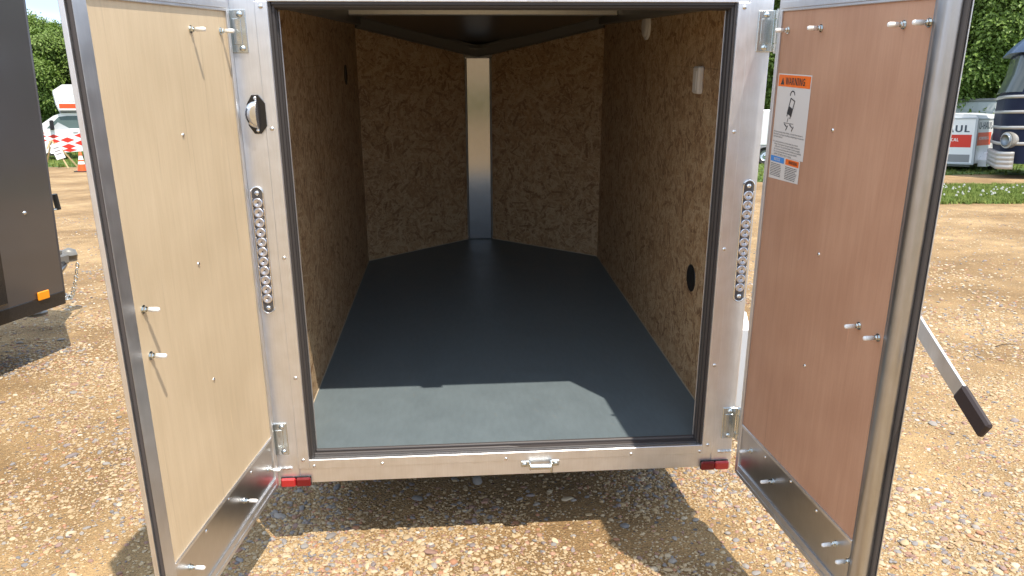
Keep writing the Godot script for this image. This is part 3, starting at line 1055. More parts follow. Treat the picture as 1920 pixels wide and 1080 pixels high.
func build_sticker(d: Node3D) -> void:
	var xf := Transform3D(Basis(), Vector3(0.008, 0.955, 0.0006))
	var st := begin()
	flat_poly(st, PackedVector2Array([Vector2(0, 0.026), Vector2(0.178, 0.026), Vector2(0.178, 0.248), Vector2(0.0, 0.248)]), 0.0, xf)
	var s := tag(obj("sticker", st, M.paper, d), "white warning sticker with orange heading") as MeshInstance3D
	st = begin()
	flat(st, 0.004, 0.214, 0.174, 0.245, 0.0004, xf)
	obj("sticker_heading", st, M.orange_print, d)
	st = begin()
	# triangle sign and heading
	flat_poly(st, PackedVector2Array([Vector2(0.018, 0.219), Vector2(0.038, 0.219), Vector2(0.028, 0.238)]), 0.0008, xf)
	words(st, "WARNING", 0.0185, xf * Transform3D(Basis(), Vector3(0.043, 0.2195, 0.0008)), true, 0.104)
	# swaying trailer pictogram
	var tilt := Transform3D(Basis(Vector3(0, 0, 1), -0.30), Vector3(0.088, 0.165, 0.0007))
	for r in [[-0.013, 0.016, 0.013, 0.019], [-0.013, -0.026, 0.013, -0.004], [-0.013, -0.004, -0.0095, 0.016], [0.0095, -0.004, 0.013, 0.016], [-0.011, -0.033, -0.007, -0.026], [0.007, -0.033, 0.011, -0.026], [-0.0012, -0.046, 0.0012, -0.033]]:
		flat(st, r[0], r[1], r[2], r[3], 0.0, xf * tilt)
	for k in 8:
		var a := PI * (0.1 + 0.95 * k / 8.0)
		flat(st, -0.002, -0.0016, 0.0035, 0.0016, 0.0, xf * Transform3D(Basis(Vector3(0, 0, 1), a + PI / 2), Vector3(0.089 + cos(a) * 0.012, 0.192 + sin(a) * 0.012, 0.0007)))
	flat(st, 0.056, 0.1175, 0.108, 0.1187, 0.0007, xf)
	for q in [[0.066, 0.112, -0.5], [0.075, 0.105, 1.0], [0.096, 0.112, -0.5], [0.106, 0.105, 1.0]]:
		flat(st, -0.008, -0.0016, 0.008, 0.0016, 0.0, xf * Transform3D(Basis(Vector3(0, 0, 1), q[2]), Vector3(q[0], q[1], 0.0007)))
	obj("sticker_print", st, M.ink, d)
	st = begin()
	var y := 0.089
	# set in the lower half of the white sheet
	for l in [["Before towing this trailer consult the Owner's", 0.006, 0.160], ["Manual for proper loading, weighing procedures", 0.006, 0.166], ["and definitions.", 0.006, 0.052], ["", 0, 0], ["For safe operation of the load you must:", 0.006, 0.140], ["Keep the loaded tongue weight between", 0.016, 0.142], ["10% and 15% of the trailer's total weight.", 0.018, 0.142], ["Do not exceed the trailer GVWR and GAWR.", 0.016, 0.150], ["Do not exceed the tow vehicle GVWR,", 0.016, 0.130], ["GAWR, GCWR or hitch rating.", 0.018, 0.098]]:
		if l[0]:
			words(st, l[0], 0.0037, xf * Transform3D(Basis(), Vector3(l[1], y, 0.0006)), false, l[2])
		y -= 0.0068
	obj("sticker_print", st, M.ink, d)
	# lower pair of labels
	st = begin()
	flat_poly(st, PackedVector2Array([Vector2(0, -0.042), Vector2(0.165, -0.036), Vector2(0.165, 0.0255), Vector2(0.0, 0.0255)]), 0.0002, xf)
	tag(obj("sticker", st, M.paper, d), "small white double label under the warning sticker")
	st = begin()
	flat(st, 0.003, 0.007, 0.080, 0.023, 0.0006, xf)
	obj("sticker_heading", st, M.blue_print, d)
	st = begin()
	flat(st, 0.088, 0.007, 0.160, 0.023, 0.0006, xf)
	obj("sticker_heading", st, M.orange_print, d)
	st = begin()
	words(st, "WARNING", 0.0085, xf * Transform3D(Basis(), Vector3(0.106, 0.011, 0.001)), true, 0.046)
	# lines too small to read: runs of short dark strokes
	var r := RandomNumberGenerator.new()
	r.seed = 9
	for k in 8:
		for col in [[0.006, 0.070], [0.090, 0.154]]:
			var x: float = col[0]
			var stop: float = col[1] - r.randf() * 0.008
			while x < stop:
				var n := r.randf_range(0.003, 0.010)
				flat(st, x, 0.0 - k * 0.0046, minf(x + n, stop), 0.0018 - k * 0.0046, 0.0006, xf)
				x += n + 0.0012
	obj("sticker_print", st, M.ink, d)
	st = begin()
	words(st, "NOTICE", 0.0080, xf * Transform3D(Basis(), Vector3(0.024, 0.011, 0.001)), true, 0.034)
	obj("sticker_print", st, M.paper, d)

func build_lever(d: Node3D) -> void:
	# lock bar outside the door; its handle hangs down past the free edge
	var st := begin()
	tube(st, [Vector3(0.60, -0.06, -0.052), Vector3(0.60, 1.39, -0.052)], [0.0125], 10)
	box(st, Vector3(0.57, 0.20, -0.052), Vector3(0.63, 0.26, -0.030), 0.003)
	box(st, Vector3(0.57, 1.10, -0.052), Vector3(0.63, 1.16, -0.030), 0.003)
	obj("lock_bar", st, M.zinc, d)
	var a := Vector3(0.590, 0.712, -0.062)
	var b := Vector3(0.792, 0.594, -0.062)
	var c := Vector3(0.880, 0.5425, -0.062)
	var x := (b - a).normalized()
	var xf := Transform3D(Basis(x, Vector3(-x.y, x.x, 0), Vector3(0, 0, 1)), a)
	st = begin()
	box(st, Vector3(-0.02, -0.0195, -0.003), Vector3(a.distance_to(b) + 0.01, 0.0195, 0.003), 0.001, xf)
	obj("lock_handle", st, M.frame, d)
	st = begin()
	box(st, Vector3(a.distance_to(b), -0.0215, -0.008), Vector3(a.distance_to(c), 0.0215, 0.008), 0.005, xf)
	obj("handle_grip", st, M.grip, d)

func build_trailer() -> void:
	trailer = thing("cargo_trailer", "empty cargo trailer with chipboard walls, grey floor and both rear doors swung wide", "trailer", Transform3D(Basis(Vector3.RIGHT, deg_to_rad(5.1)), Vector3(0, 0.334, 0)))
	build_frame(trailer)
	build_inside(trailer)
	build_outside(trailer)
	build_fittings(trailer)
	build_door(trailer, -1.0)
	build_door(trailer, 1.0)

# ---------------------------------------------------------------- plants, ground, stones
func leaf_clump(seed_: int, leaves: int, r: float, size: float) -> ArrayMesh:
	# a spray of leaves that face mostly along +y, as leaves turn to the light
	var g := RandomNumberGenerator.new()
	g.seed = seed_
	var st := begin()
	for k in leaves:
		var p := Vector3(g.randfn() * 0.5, g.randfn() * 0.22, g.randfn() * 0.5) * r
		var up := (Vector3.UP + Vector3(g.randfn(), g.randfn() * 0.4, g.randfn()) * 0.55).normalized()
		var dir := (Vector3(p.x, 0, p.z).normalized() + Vector3(g.randfn(), 0, g.randfn()) * 0.8)
		dir = (dir - up * dir.dot(up)).normalized()
		var side := dir.cross(up)
		var s := size * g.randf_range(0.65, 1.3)
		var a := p
		var b := p + dir * s * 0.5 + side * s * 0.30 + up * s * 0.08
		var c := p + dir * s - up * s * 0.12
		var e := p + dir * s * 0.5 - side * s * 0.30 + up * s * 0.08
		st.set_smooth_group(-1)
		tri(st, a, b, c, p - up)
		tri(st, a, c, e, p - up)
	return finish(st, M.leaf)

var clumps := []

func make_tree(label: String, at: Vector3, height: float, spread: float, low: float, seed_: int, tint: Color, group: String, dense := 1.0) -> void:
	var g := RandomNumberGenerator.new()
	g.seed = seed_
	var t := thing("tree", label, "tree", Transform3D(Basis(), at), group)
	var st := begin()
	var lean := Vector3(g.randfn() * 0.2, 0, g.randfn() * 0.2)
	var pts := []
	for k in 7:
		var f := k / 6.0
		pts.append(Vector3(0, -0.1, 0) + lean * f * f * 2.0 + Vector3(0, height * 0.86 * f, 0) + Vector3(g.randfn(), 0, g.randfn()) * 0.06 * f)
	var r0 := height * 0.026
	tube(st, pts, [r0 * 1.35, r0, r0 * 0.85, r0 * 0.66, r0 * 0.46, r0 * 0.28, r0 * 0.1], 9)
	# limbs and the masses of leaves they carry
	var masses := []
	var limbs := 22
	for k in limbs:
		var f := lerpf(low / height, 0.86, (k + g.randf() * 0.6) / limbs)
		var a := k * 2.4 + g.randf() * 0.7
		var reach := spread * (1.0 - pow(absf(f - 0.42) * 1.55, 2.0)) * g.randf_range(0.65, 1.0)
		reach = maxf(reach, spread * 0.25)
		var root: Vector3 = pts[clampi(int(f * 6.0 / 0.86), 0, 5)].lerp(pts[clampi(int(f * 6.0 / 0.86) + 1, 0, 6)], 0.3)
		var tip := root + Vector3(cos(a) * reach, reach * g.randf_range(0.15, 0.5), sin(a) * reach)
		var elbow := root.lerp(tip, 0.5) + Vector3(0, reach * 0.08, 0)
		tube(st, [root, elbow, tip], [r0 * 0.42, r0 * 0.26, r0 * 0.07], 6)
		masses.append([tip, spread * g.randf_range(0.17, 0.34)])
		masses.append([elbow + Vector3(g.randfn(), g.randf(), g.randfn()) * spread * 0.12, spread * g.randf_range(0.14, 0.25)])
		if g.randf() < 0.7:
			masses.append([tip + Vector3(g.randfn(), g.randfn() * 0.6, g.randfn()) * spread * 0.28, spread * g.randf_range(0.18, 0.28)])
	masses.append([pts[6], spread * 0.36])
	masses.append([pts[5], spread * 0.40])
	obj("trunk", st, M.bark, t)
	var xfs := []
	var cols := []
	for m in masses:
		var rad: float = m[1]
		var n := int(78.0 * dense * rad * rad / 0.5) + 8
		for k in n:
			var v := Vector3(g.randfn(), g.randfn(), g.randfn()).normalized() * rad * pow(g.randf(), 0.38)
			v.y *= 0.62
			var p: Vector3 = m[0] + v
			if p.y < low * 0.5: continue
			var s := g.randf_range(0.75, 1.35)
			var up := (v.normalized() * 0.75 + Vector3(0, 0.55, 0) + Vector3(g.randfn(), g.randfn(), g.randfn()) * 0.22).normalized()
			var xx := up.cross(Vector3(cos(k * 2.4), 0.1, sin(k * 2.4))).normalized()
			var bb := Basis(xx, up, xx.cross(up)).scaled(Vector3.ONE * s)
			xfs.append(Transform3D(bb, p))
			cols.append(tint)
	var mm := MultiMesh.new()
	mm.transform_format = MultiMesh.TRANSFORM_3D
	mm.use_colors = true
	mm.mesh = clumps[seed_ % clumps.size()]
	mm.instance_count = xfs.size()
	for k in xfs.size():
		mm.set_instance_transform(k, xfs[k])
		mm.set_instance_color(k, cols[k])
	var o := MultiMeshInstance3D.new()
	o.name = "crown"
	o.multimesh = mm
	o.set_meta("kind", "stuff")
	t.add_child(o, true)

func scatter(called: String, mesh: Mesh, xfs: Array, cols: Array, label: String, category: String) -> void:
	var mm := MultiMesh.new()
	mm.transform_format = MultiMesh.TRANSFORM_3D
	mm.use_colors = true
	mm.mesh = mesh
	mm.instance_count = xfs.size()
	for k in xfs.size():
		mm.set_instance_transform(k, xfs[k])
		mm.set_instance_color(k, cols[k])
	var o := MultiMeshInstance3D.new()
	o.name = numbered(called)
	o.multimesh = mm
	add_child(o)
	tag(o, label, category, "", "stuff")

func pebble(seed_: int, detail: int) -> ArrayMesh:
	# a worn, slightly angular stone of radius about 1
	var g := RandomNumberGenerator.new()
	g.seed = seed_
	var cuts := []
	for k in 9:
		cuts.append([Vector3(g.randfn(), g.randfn() * 0.7, g.randfn()).normalized(), g.randf_range(0.50, 0.86)])
	var st := begin()
	st.set_smooth_group(1)
	var P := func(i: int, j: int) -> Vector3:
		var ph := PI * i / float(detail) - PI / 2
		var th := TAU * j / float(detail * 2)
		var v := Vector3(cos(ph) * cos(th), sin(ph), cos(ph) * sin(th))
		for c in cuts:
			var over: float = v.dot(c[0]) - c[1]
			if over > 0.0:
				v -= c[0] * over * 0.92
		return v
	for i in detail:
		for j in detail * 2:
			var q := [P.call(i, j), P.call(i, j + 1), P.call(i + 1, j + 1), P.call(i + 1, j)]
			if i < detail - 1:
				tri(st, q[0], q[2], q[3], Vector3.ZERO)
			if i > 0:
				tri(st, q[0], q[1], q[2], Vector3.ZERO)
	return finish(st, M.stone)

func build_ground() -> void:
	var st := begin()
	var S := 400.0
	quad(st, Vector3(-S, 0, -S), Vector3(S, 0, -S), Vector3(S, 0, S), Vector3(-S, 0, S), Vector3(0, -1, 0))
	tag(obj("ground", st, M.ground), "sandy golden gravel yard", "ground", "", "structure")
	# gravel: loose stones, thick near the trailer's rear and thinning out with distance
	var patch := FastNoiseLite.new()
	patch.seed = 8
	patch.frequency = 1.1
	patch.fractal_octaves = 3
	var tan_cols := [Color(0.545, 0.41, 0.245), Color(0.60, 0.475, 0.31), Color(0.51, 0.37, 0.21), Color(0.63, 0.52, 0.37), Color(0.53, 0.385, 0.225), Color(0.57, 0.44, 0.28), Color(0.45, 0.31, 0.175), Color(0.61, 0.49, 0.335)]
	var slate_cols := [Color(0.28, 0.26, 0.25), Color(0.23, 0.22, 0.22), Color(0.33, 0.305, 0.28), Color(0.27, 0.225, 0.215), Color(0.36, 0.325, 0.29)]
	var rust_cols := [Color(0.38, 0.22, 0.155), Color(0.33, 0.20, 0.155), Color(0.43, 0.25, 0.165), Color(0.34, 0.225, 0.19), Color(0.46, 0.23, 0.13)]
	var pale_cols := [Color(0.66, 0.60, 0.50), Color(0.70, 0.66, 0.58)]
	var g := RandomNumberGenerator.new()
	g.seed = 4
	var sets := {}
	var eye := Vector2(-0.15, 2.34)
	# [count, radius low, radius high, nearest, farthest]
	for tier in [[230000, 0.0024, 0.0052, 1.7, 5.0], [150000, 0.0048, 0.0095, 1.7, 6.4], [30000, 0.0085, 0.0150, 1.7, 8.5], [2000, 0.014, 0.023, 1.7, 9.0], [42000, 0.007, 0.014, 5.0, 13.5]]:
		for k in int(tier[0]):
			var d: float = sqrt(lerpf(tier[3] * tier[3], tier[4] * tier[4], pow(g.randf(), 1.35)))
			var a := g.randf_range(-0.98, 0.98)
			var x := eye.x + sin(a) * d
			var z := eye.y - cos(a) * d
			if absf(x) < 0.8 and z < -0.9: continue
			var n := patch.get_noise_2d(x, z) * 0.5 + 0.5
			if g.randf() > clampf((n - 0.25) * 2.1, 0.12, 1.0): continue
			var r := lerpf(tier[1], tier[2], pow(g.randf(), 1.8))
			var kind := g.randf()
			var c: Color
			var rich := clampf(patch.get_noise_2d(x * 0.6 + 40.0, z * 0.6) * 1.6 + 0.9, 0.35, 1.9)
			var grey: float = (0.05 if r < 0.0052 else (0.13 if r < 0.0090 else 0.32)) * rich
			if kind < grey: c = slate_cols[g.randi() % 5]
			elif kind < grey + (0.07 if r < 0.0052 else 0.16): c = rust_cols[g.randi() % 5]
			elif kind > 0.985: c = pale_cols[g.randi() % 2]
			else: c = tan_cols[g.randi() % 8]
			if kind >= grey + 0.16 and r < 0.0095:
				c = c.lerp(Color(0.48, 0.35, 0.19), 0.5)      # grit is mostly the yard's own sandstone
			c = c * g.randf_range(0.72, 0.88)
			var s := Vector3(r * g.randf_range(1.0, 1.6), r * g.randf_range(0.34, 0.58), r * g.randf_range(0.75, 1.05))
			var b := Basis.from_euler(Vector3(g.randfn() * 0.16, g.randf() * TAU, g.randfn() * 0.16)) * Basis.from_scale(s)
			var key := "fine" if r < 0.0050 else ("mid%d" % (g.randi() % 3))
			if not sets.has(key): sets[key] = [[], []]
			sets[key][0].append(Transform3D(b, Vector3(x, s.y * g.randf_range(-0.1, 0.55), z)))
			sets[key][1].append(c)
	scatter("gravel", pebble(1, 3), sets.fine[0], sets.fine[1], "fine tan grit covering the yard round the trailer", "gravel")
	for k in 3:
		scatter("gravel", pebble(20 + k, 5), sets["mid%d" % k][0], sets["mid%d" % k][1], ["rounded tan, slate and rust pebbles lying in the sand", "loose mixed pebbles scattered over the yard", "flat grey and buff stones among the grit"][k], "gravel")

func turf_patch(label: String, outline: PackedVector2Array, blades: int, seed_: int, tall: float) -> void:
	var st := begin()
	prism(st, outline, 0.03, -0.012, Transform3D(Basis(Vector3(1, 0, 0), Vector3(0, 0, 1), Vector3(0, -1, 0)), Vector3.ZERO))
	tag(obj("turf", st, M.turf), "green earth bed under the " + label, "turf", "", "structure")
	var tuft := begin()
	var g := RandomNumberGenerator.new()
	g.seed = seed_
	for k in 9:
		var a := g.randf() * TAU
		var p := Vector3(g.randfn(), 0, g.randfn()) * 0.035
		var lean := Vector3(cos(a), 0, sin(a)) * g.randf_range(0.02, 0.07)
		var h := g.randf_range(0.6, 1.0)
		var w := Vector3(-sin(a), 0, cos(a)) * 0.006
		tri(tuft, p - w, p + w, p + lean + Vector3(0, h, 0) * 0.11, p - lean - Vector3(0, 1, 0))
		tri(tuft, p - w * 1.6 + lean * 0.2, p + w * 1.6 + lean * 0.2, p + lean * 1.6 + Vector3(0, h, 0) * 0.07, p - lean - Vector3(0, 1, 0))
	var mesh := finish(tuft, M.grass)
	var box_ := Rect2(outline[0], Vector2.ZERO)
	for p in outline: box_ = box_.expand(p)
	var xfs := []
	var cols := []
	var patch := FastNoiseLite.new()
	patch.seed = seed_
	patch.frequency = 0.5
	while xfs.size() < blades:
		var p := Vector2(g.randf_range(box_.position.x - 0.4, box_.end.x + 0.4), g.randf_range(box_.position.y - 0.4, box_.end.y + 0.4))
		var n := patch.get_noise_2d(p.x * 2.0, p.y * 2.0)
		# the rim is ragged: tufts stray out and bare spots bite in
		if not Geometry2D.is_point_in_polygon(p + Vector2(patch.get_noise_2d(p.x * 5.0, 9.0), patch.get_noise_2d(p.y * 5.0, 3.0)) * 0.7, outline): continue
		var s := tall * g.randf_range(0.6, 1.25) * (1.0 + n * 0.5)
		xfs.append(Transform3D(Basis(Vector3.UP, g.randf() * TAU).scaled(Vector3(1.1, s, 1.1)), Vector3(p.x, 0.0, p.y)))
		var w := g.randf()
		cols.append(Color(lerpf(0.10, 0.23, w), lerpf(0.17, 0.27, w), lerpf(0.022, 0.055, w)) * g.randf_range(0.75, 1.1))
	scatter("grass", mesh, xfs, cols, label, "grass")

# ---------------------------------------------------------------- things in the yard
func wheel_part(parent: Node3D, at: Vector3, axis: Vector3, r: float, w: float, rim_mat: Material) -> void:
	var ax := along(at, axis)
	var st := begin()
	lathe(st, [Vector2(r * 0.6, -w * 0.5), Vector2(r * 0.94, -w * 0.46), Vector2(r, -w * 0.3), Vector2(r, w * 0.3), Vector2(r * 0.94, w * 0.46), Vector2(r * 0.6, w * 0.5)], 24, ax)
	var wh := obj("wheel", st, M.tyre, parent)
	st = begin()
	lathe(st, [Vector2(r * 0.61, w * 0.49), Vector2(r * 0.54, w * 0.3), Vector2(r * 0.22, w * 0.34), Vector2(r * 0.2, w * 0.46), Vector2(0, w * 0.48)], 18, ax)
	obj("rim", st, rim_mat, wh)

func build_grey_trailer() -> void:
	# local x forwards (towards the coupler), z to the side that faces the open trailer
	var a := deg_to_rad(11.0)
	var d := Vector3(sin(a), 0, -cos(a))
	var b := Basis(d, Vector3.UP, d.cross(Vector3.UP))
	var t := thing("enclosed_trailer", "dark charcoal enclosed trailer parked at the left edge, amber lamp at its lower front corner", "trailer", Transform3D(b, Vector3(-2.57, 0, -2.44)))
	var W := -1.25
	var st := begin()
	box(st, Vector3(-3.2, 0.40, -0.004), Vector3(-0.012, 2.28, 0.0), 0.001)
	obj("side_panel", st, M.charcoal, t)
	st = begin()
	box(st, Vector3(-3.2, 0.40, W), Vector3(-0.012, 2.28, W + 0.004), 0.001)
	obj("side_panel", st, M.charcoal, t)
	st = begin()
	box(st, Vector3(-0.012, 0.36, W), Vector3(0.006, 2.30, 0.004), 0.008)
	obj("front_panel", st, M.charcoal, t)
	st = begin()
	box(st, Vector3(-3.2, 0.36, W + 0.006), Vector3(-3.19, 2.28, -0.006), 0.0)
	obj("rear_panel", st, M.charcoal, t)
	st = begin()
	box(st, Vector3(-3.21, 2.28, W - 0.005), Vector3(0.0, 2.34, 0.006), 0.012)
	obj("roof", st, M.charcoal, t)
	st = begin()
	box(st, Vector3(-3.2, 0.318, -0.05), Vector3(-0.004, 0.40, 0.002), 0.003)
	box(st, Vector3(-3.2, 0.318, W - 0.002), Vector3(-0.004, 0.40, W + 0.05), 0.003)
	box(st, Vector3(-0.056, 0.32, W + 0.052), Vector3(-0.005, 0.358, -0.052), 0.003)
	obj("bottom_rail", st, M.black_gloss, t)
	st = begin()
	box(st, Vector3(-3.18, 0.402, W + 0.006), Vector3(-0.02, 0.425, -0.006), 0.0)
	obj("floor", st, M.dark_metal, t)
	# wheel box in front of the axle
	st = begin()
	box(st, Vector3(-1.62, 0.43, 0.001), Vector3(-0.50, 0.83, 0.05), 0.012)
	obj("fender", st, M.black_gloss, t)
	wheel_part(t, Vector3(-1.04, 0.33, 0.02), Vector3(0, 0, 1), 0.33, 0.19, M.zinc)
	st = begin()
	box(st, Vector3(-0.235, 0.388, 0.001), Vector3(-0.145, 0.438, 0.014), 0.004)
	obj("marker_lamp", st, M.amber, t)
	put("screw", screw_mesh(0.011, M.chrome), t, Transform3D(Basis(), Vector3(-0.235, 0.905, 0.0)))
	# tongue, coupler, jack with crank, chain
	var mid := W * 0.5
	st = begin()
	tube(st, [Vector3(-0.02, 0.37, mid + 0.45), Vector3(0.78, 0.40, mid + 0.03)], [0.032], 6)
	tube(st, [Vector3(-0.02, 0.37, mid - 0.45), Vector3(0.78, 0.40, mid - 0.03)], [0.032], 6)
	obj("tongue", st, M.black_gloss, t)
	st = begin()
	box(st, Vector3(0.66, 0.40, mid - 0.035), Vector3(0.86, 0.475, mid + 0.035), 0.012)
	lathe(st, [Vector2(0.05, -0.045), Vector2(0.056, 0.0), Vector2(0.045, 0.035), Vector2(0.0, 0.055)], 16, Transform3D(Basis(), Vector3(0.90, 0.455, mid)))
	box(st, Vector3(0.70, 0.475, mid - 0.012), Vector3(0.82, 0.505, mid + 0.012), 0.005)
	obj("coupler", st, M.dark_metal, t)
	st = begin()
	tube(st, [Vector3(0.50, 0.12, mid), Vector3(0.50, 0.86, mid)], [0.028], 10)
	lathe(st, [Vector2(0.07, 0.10), Vector2(0.07, 0.12), Vector2(0.028, 0.13)], 12, Transform3D(Basis(), Vector3(0.50, 0, mid)))
	var jk := obj("jack", st, M.dark_metal, t)
	st = begin()
	tube(st, [Vector3(0.50, 0.79, mid), Vector3(0.775, 0.81, mid + 0.06)], [0.009], 6)
	obj("crank", st, M.zinc, jk)
	st = begin()
	tube(st, [Vector3(0.775, 0.805, mid + 0.06), Vector3(0.755, 0.915, mid + 0.06)], [0.019], 8)
	obj("crank_grip", st, M.black, jk)
	st = begin()
	for k in 16:
		# links hanging in a loop from the tongue
		var f := k / 15.0
		var p := Vector3(0.62 + 0.26 * f, 0.38 - 0.22 * sin(PI * f), mid + 0.07)
		var ring := []
		var e := Basis(Vector3(0, 0, 1), PI * 0.5 * cos(PI * f)) * Basis(Vector3(1, 0, 0), PI * 0.5 * (k % 2))
		for q in 9:
			ring.append(p + e * Vector3(cos(TAU * q / 8.0) * 0.021, sin(TAU * q / 8.0) * 0.012, 0))
		tube(st, ring, [0.0042], 5, false)
	obj("chain", st, M.zinc, t)
	st = begin()
	var loop := []
	for k in 9:
		loop.append(Vector3(0.005 + 0.03 * sin(PI * k / 8.0), 0.74 - 0.06 * k / 8.0, -0.03))
	tube(st, loop, [0.006], 6)
	obj("cable_loop", st, M.black, t)

func build_box_truck() -> void:
	# cab faces left; x runs to the rear, z to the near side
	var e := Vector3(0.894, 0, -0.447).normalized()
	var b := Basis(e, Vector3.UP, e.cross(Vector3.UP))
	var t := thing("moving_truck", "white moving truck with red diamond checks and a load box over its cab", "truck", Transform3D(b, Vector3(-15.35, 0, -28.3)))
	var W := 1.9
	var prof := PackedVector2Array([Vector2(-1.55, 0.34), Vector2(-1.58, 0.75), Vector2(-1.50, 1.0), Vector2(-0.55, 1.16), Vector2(0.02, 1.16), Vector2(1.3, 1.16), Vector2(1.3, 0.34), Vector2(0.35, 0.30), Vector2(-0.30, 0.30), Vector2(-0.42, 0.62), Vector2(-0.62, 0.78), Vector2(-0.98, 0.78), Vector2(-1.16, 0.62), Vector2(-1.22, 0.34)])
	var st := begin()
	prism(st, prof, -W, 0.0)
	obj("cab_body", st, M.white_paint, t)
	st = begin()
	prism(st, PackedVector2Array([Vector2(-0.56, 1.162), Vector2(0.14, 1.66), Vector2(0.40, 1.76), Vector2(1.3, 1.78), Vector2(1.3, 1.162)]), -W + 0.09, -0.09)
	obj("cab_roof", st, M.white_paint, t)
	st = begin()
	flat_poly(st, PackedVector2Array([Vector2(-0.14, 1.19), Vector2(0.30, 1.62), Vector2(0.60, 1.66), Vector2(1.20, 1.66), Vector2(1.20, 1.19)]), -0.086)
	obj("side_window", st, M.pale_glass, t)
	st = begin()
	prism(st, PackedVector2Array([Vector2(0.02, 1.19), Vector2(0.26, 1.42), Vector2(0.62, 1.19)]), -0.086, -0.070)
	obj("window_frame", st, M.pale_grey, t)
	st = begin()
	quad(st, Vector3(-0.525, 1.195, -W + 0.2), Vector3(-0.525, 1.195, -0.15), Vector3(0.095, 1.638, -0.2), Vector3(0.095, 1.638, -W + 0.25), Vector3(0.5, 1.0, -1))
	obj("windscreen", st, M.pale_glass, t)
	st = begin()
	box(st, Vector3(-0.02, 1.14, 0.03), Vector3(0.12, 1.50, 0.20), 0.03)
	tube(st, [Vector3(0.06, 1.2, -0.02), Vector3(0.06, 1.22, 0.06)], [0.03], 6)
	obj("mirror", st, M.black_gloss, t)
	# red checks, each a painted lozenge
	for q in [[-0.72, 1.06, 0.17, 0.045], [-0.70, 0.93, 0.20, 0.06], [-0.35, 1.03, 0.15, 0.05], [-0.34, 0.91, 0.17, 0.07], [-0.34, 0.76, 0.17, 0.075], [0.06, 0.90, 0.18, 0.075], [0.07, 0.72, 0.19, 0.085], [0.08, 0.50, 0.20, 0.09], [0.50, 0.76, 0.24, 0.10], [0.52, 0.52, 0.24, 0.10], [0.54, 0.38, 0.26, 0.07], [0.96, 0.64, 0.24, 0.10], [0.96, 0.92, 0.22, 0.09]]:
		st = begin()
		prism(st, PackedVector2Array([Vector2(q[0] - q[2], q[1]), Vector2(q[0], q[1] - q[3]), Vector2(q[0] + q[2], q[1]), Vector2(q[0], q[1] + q[3])]), 0.001, 0.004)
		obj("red_check", st, M.red_paint, t)
	st = begin()
	box(st, Vector3(-0.12, 0.36, -0.001), Vector3(-0.11, 1.16, 0.003), 0.0)
	box(st, Vector3(0.72, 1.02, 0.0), Vector3(0.88, 1.05, 0.02), 0.005)
	obj("door_seam", st, M.grey_band, t)
	wheel_part(t, Vector3(-0.80, 0.37, -0.14), Vector3(0, 0, 1), 0.37, 0.24, M.zinc)
	wheel_part(t, Vector3(2.9, 0.37, -0.14), Vector3(0, 0, 1), 0.37, 0.24, M.zinc)
	# load box with its part over the cab
	st = begin()
	prism(st, PackedVector2Array([Vector2(1.35, 0.6), Vector2(1.35, 1.86), Vector2(0.36, 1.86), Vector2(0.28, 2.1), Vector2(0.22, 2.58), Vector2(0.55, 2.80), Vector2(4.6, 2.90), Vector2(4.6, 0.6)]), -2.1, 0.12)
	obj("load_box", st, M.white_paint, t)
	st = begin()
	box(st, Vector3(0.37, 1.93, 0.121), Vector3(4.58, 2.10, 0.124), 0.0)
	obj("red_stripe", st, M.orange_red, t)
	st = begin()
	for k in 5:
		box(st, Vector3(0.34 + k * 0.12, 2.17, 0.121), Vector3(0.40 + k * 0.12, 2.20, 0.126), 0.0)
		box(st, Vector3(0.34 + k * 0.12, 2.44, 0.121), Vector3(0.40 + k * 0.12, 2.47, 0.126), 0.0)
	obj("side_print", st, M.pale_grey, t)
	st = begin()
	prism(st, PackedVector2Array([Vector2(0.38, 1.79), Vector2(1.35, 1.79), Vector2(1.35, 1.858), Vector2(0.37, 1.858)]), -1.9, 0.0)
	obj("box_floor", st, M.grey_band, t)
	st = begin()
	box(st, Vector3(1.34, 0.35, -1.9), Vector3(4.6, 0.598, -0.2), 0.01)
	obj("chassis", st, M.dark_metal, t)

func build_van() -> void:
	var e := Vector3(0.894, 0, -0.447).normalized()
	var t := thing("cargo_van", "plain white van roof showing beside the moving truck's windscreen, behind its bonnet", "van", Transform3D(Basis(e, Vector3.UP, e.cross(Vector3.UP)), Vector3(-18.3, 0, -31.2)))
	var st := begin()
	prism(st, PackedVector2Array([Vector2(-3.6, 0.3), Vector2(-3.6, 1.5), Vector2(-3.4, 1.7), Vector2(0.55, 1.70), Vector2(1.25, 1.05), Vector2(2.0, 0.9), Vector2(2.05, 0.3)]), -1.8, 0.0)
	obj("body", st, M.white_paint, t)
	st = begin()
	flat_poly(st, PackedVector2Array([Vector2(0.1, 1.08), Vector2(0.1, 1.55), Vector2(0.5, 1.55), Vector2(1.05, 1.08)]), 0.004)
	obj("side_window", st, M.glass, t)
	wheel_part(t, Vector3(-2.6, 0.33, -0.1), Vector3(0, 0, 1), 0.33, 0.22, M.zinc)
	wheel_part(t, Vector3(1.3, 0.33, -0.1), Vector3(0, 0, 1), 0.33, 0.22, M.zinc)

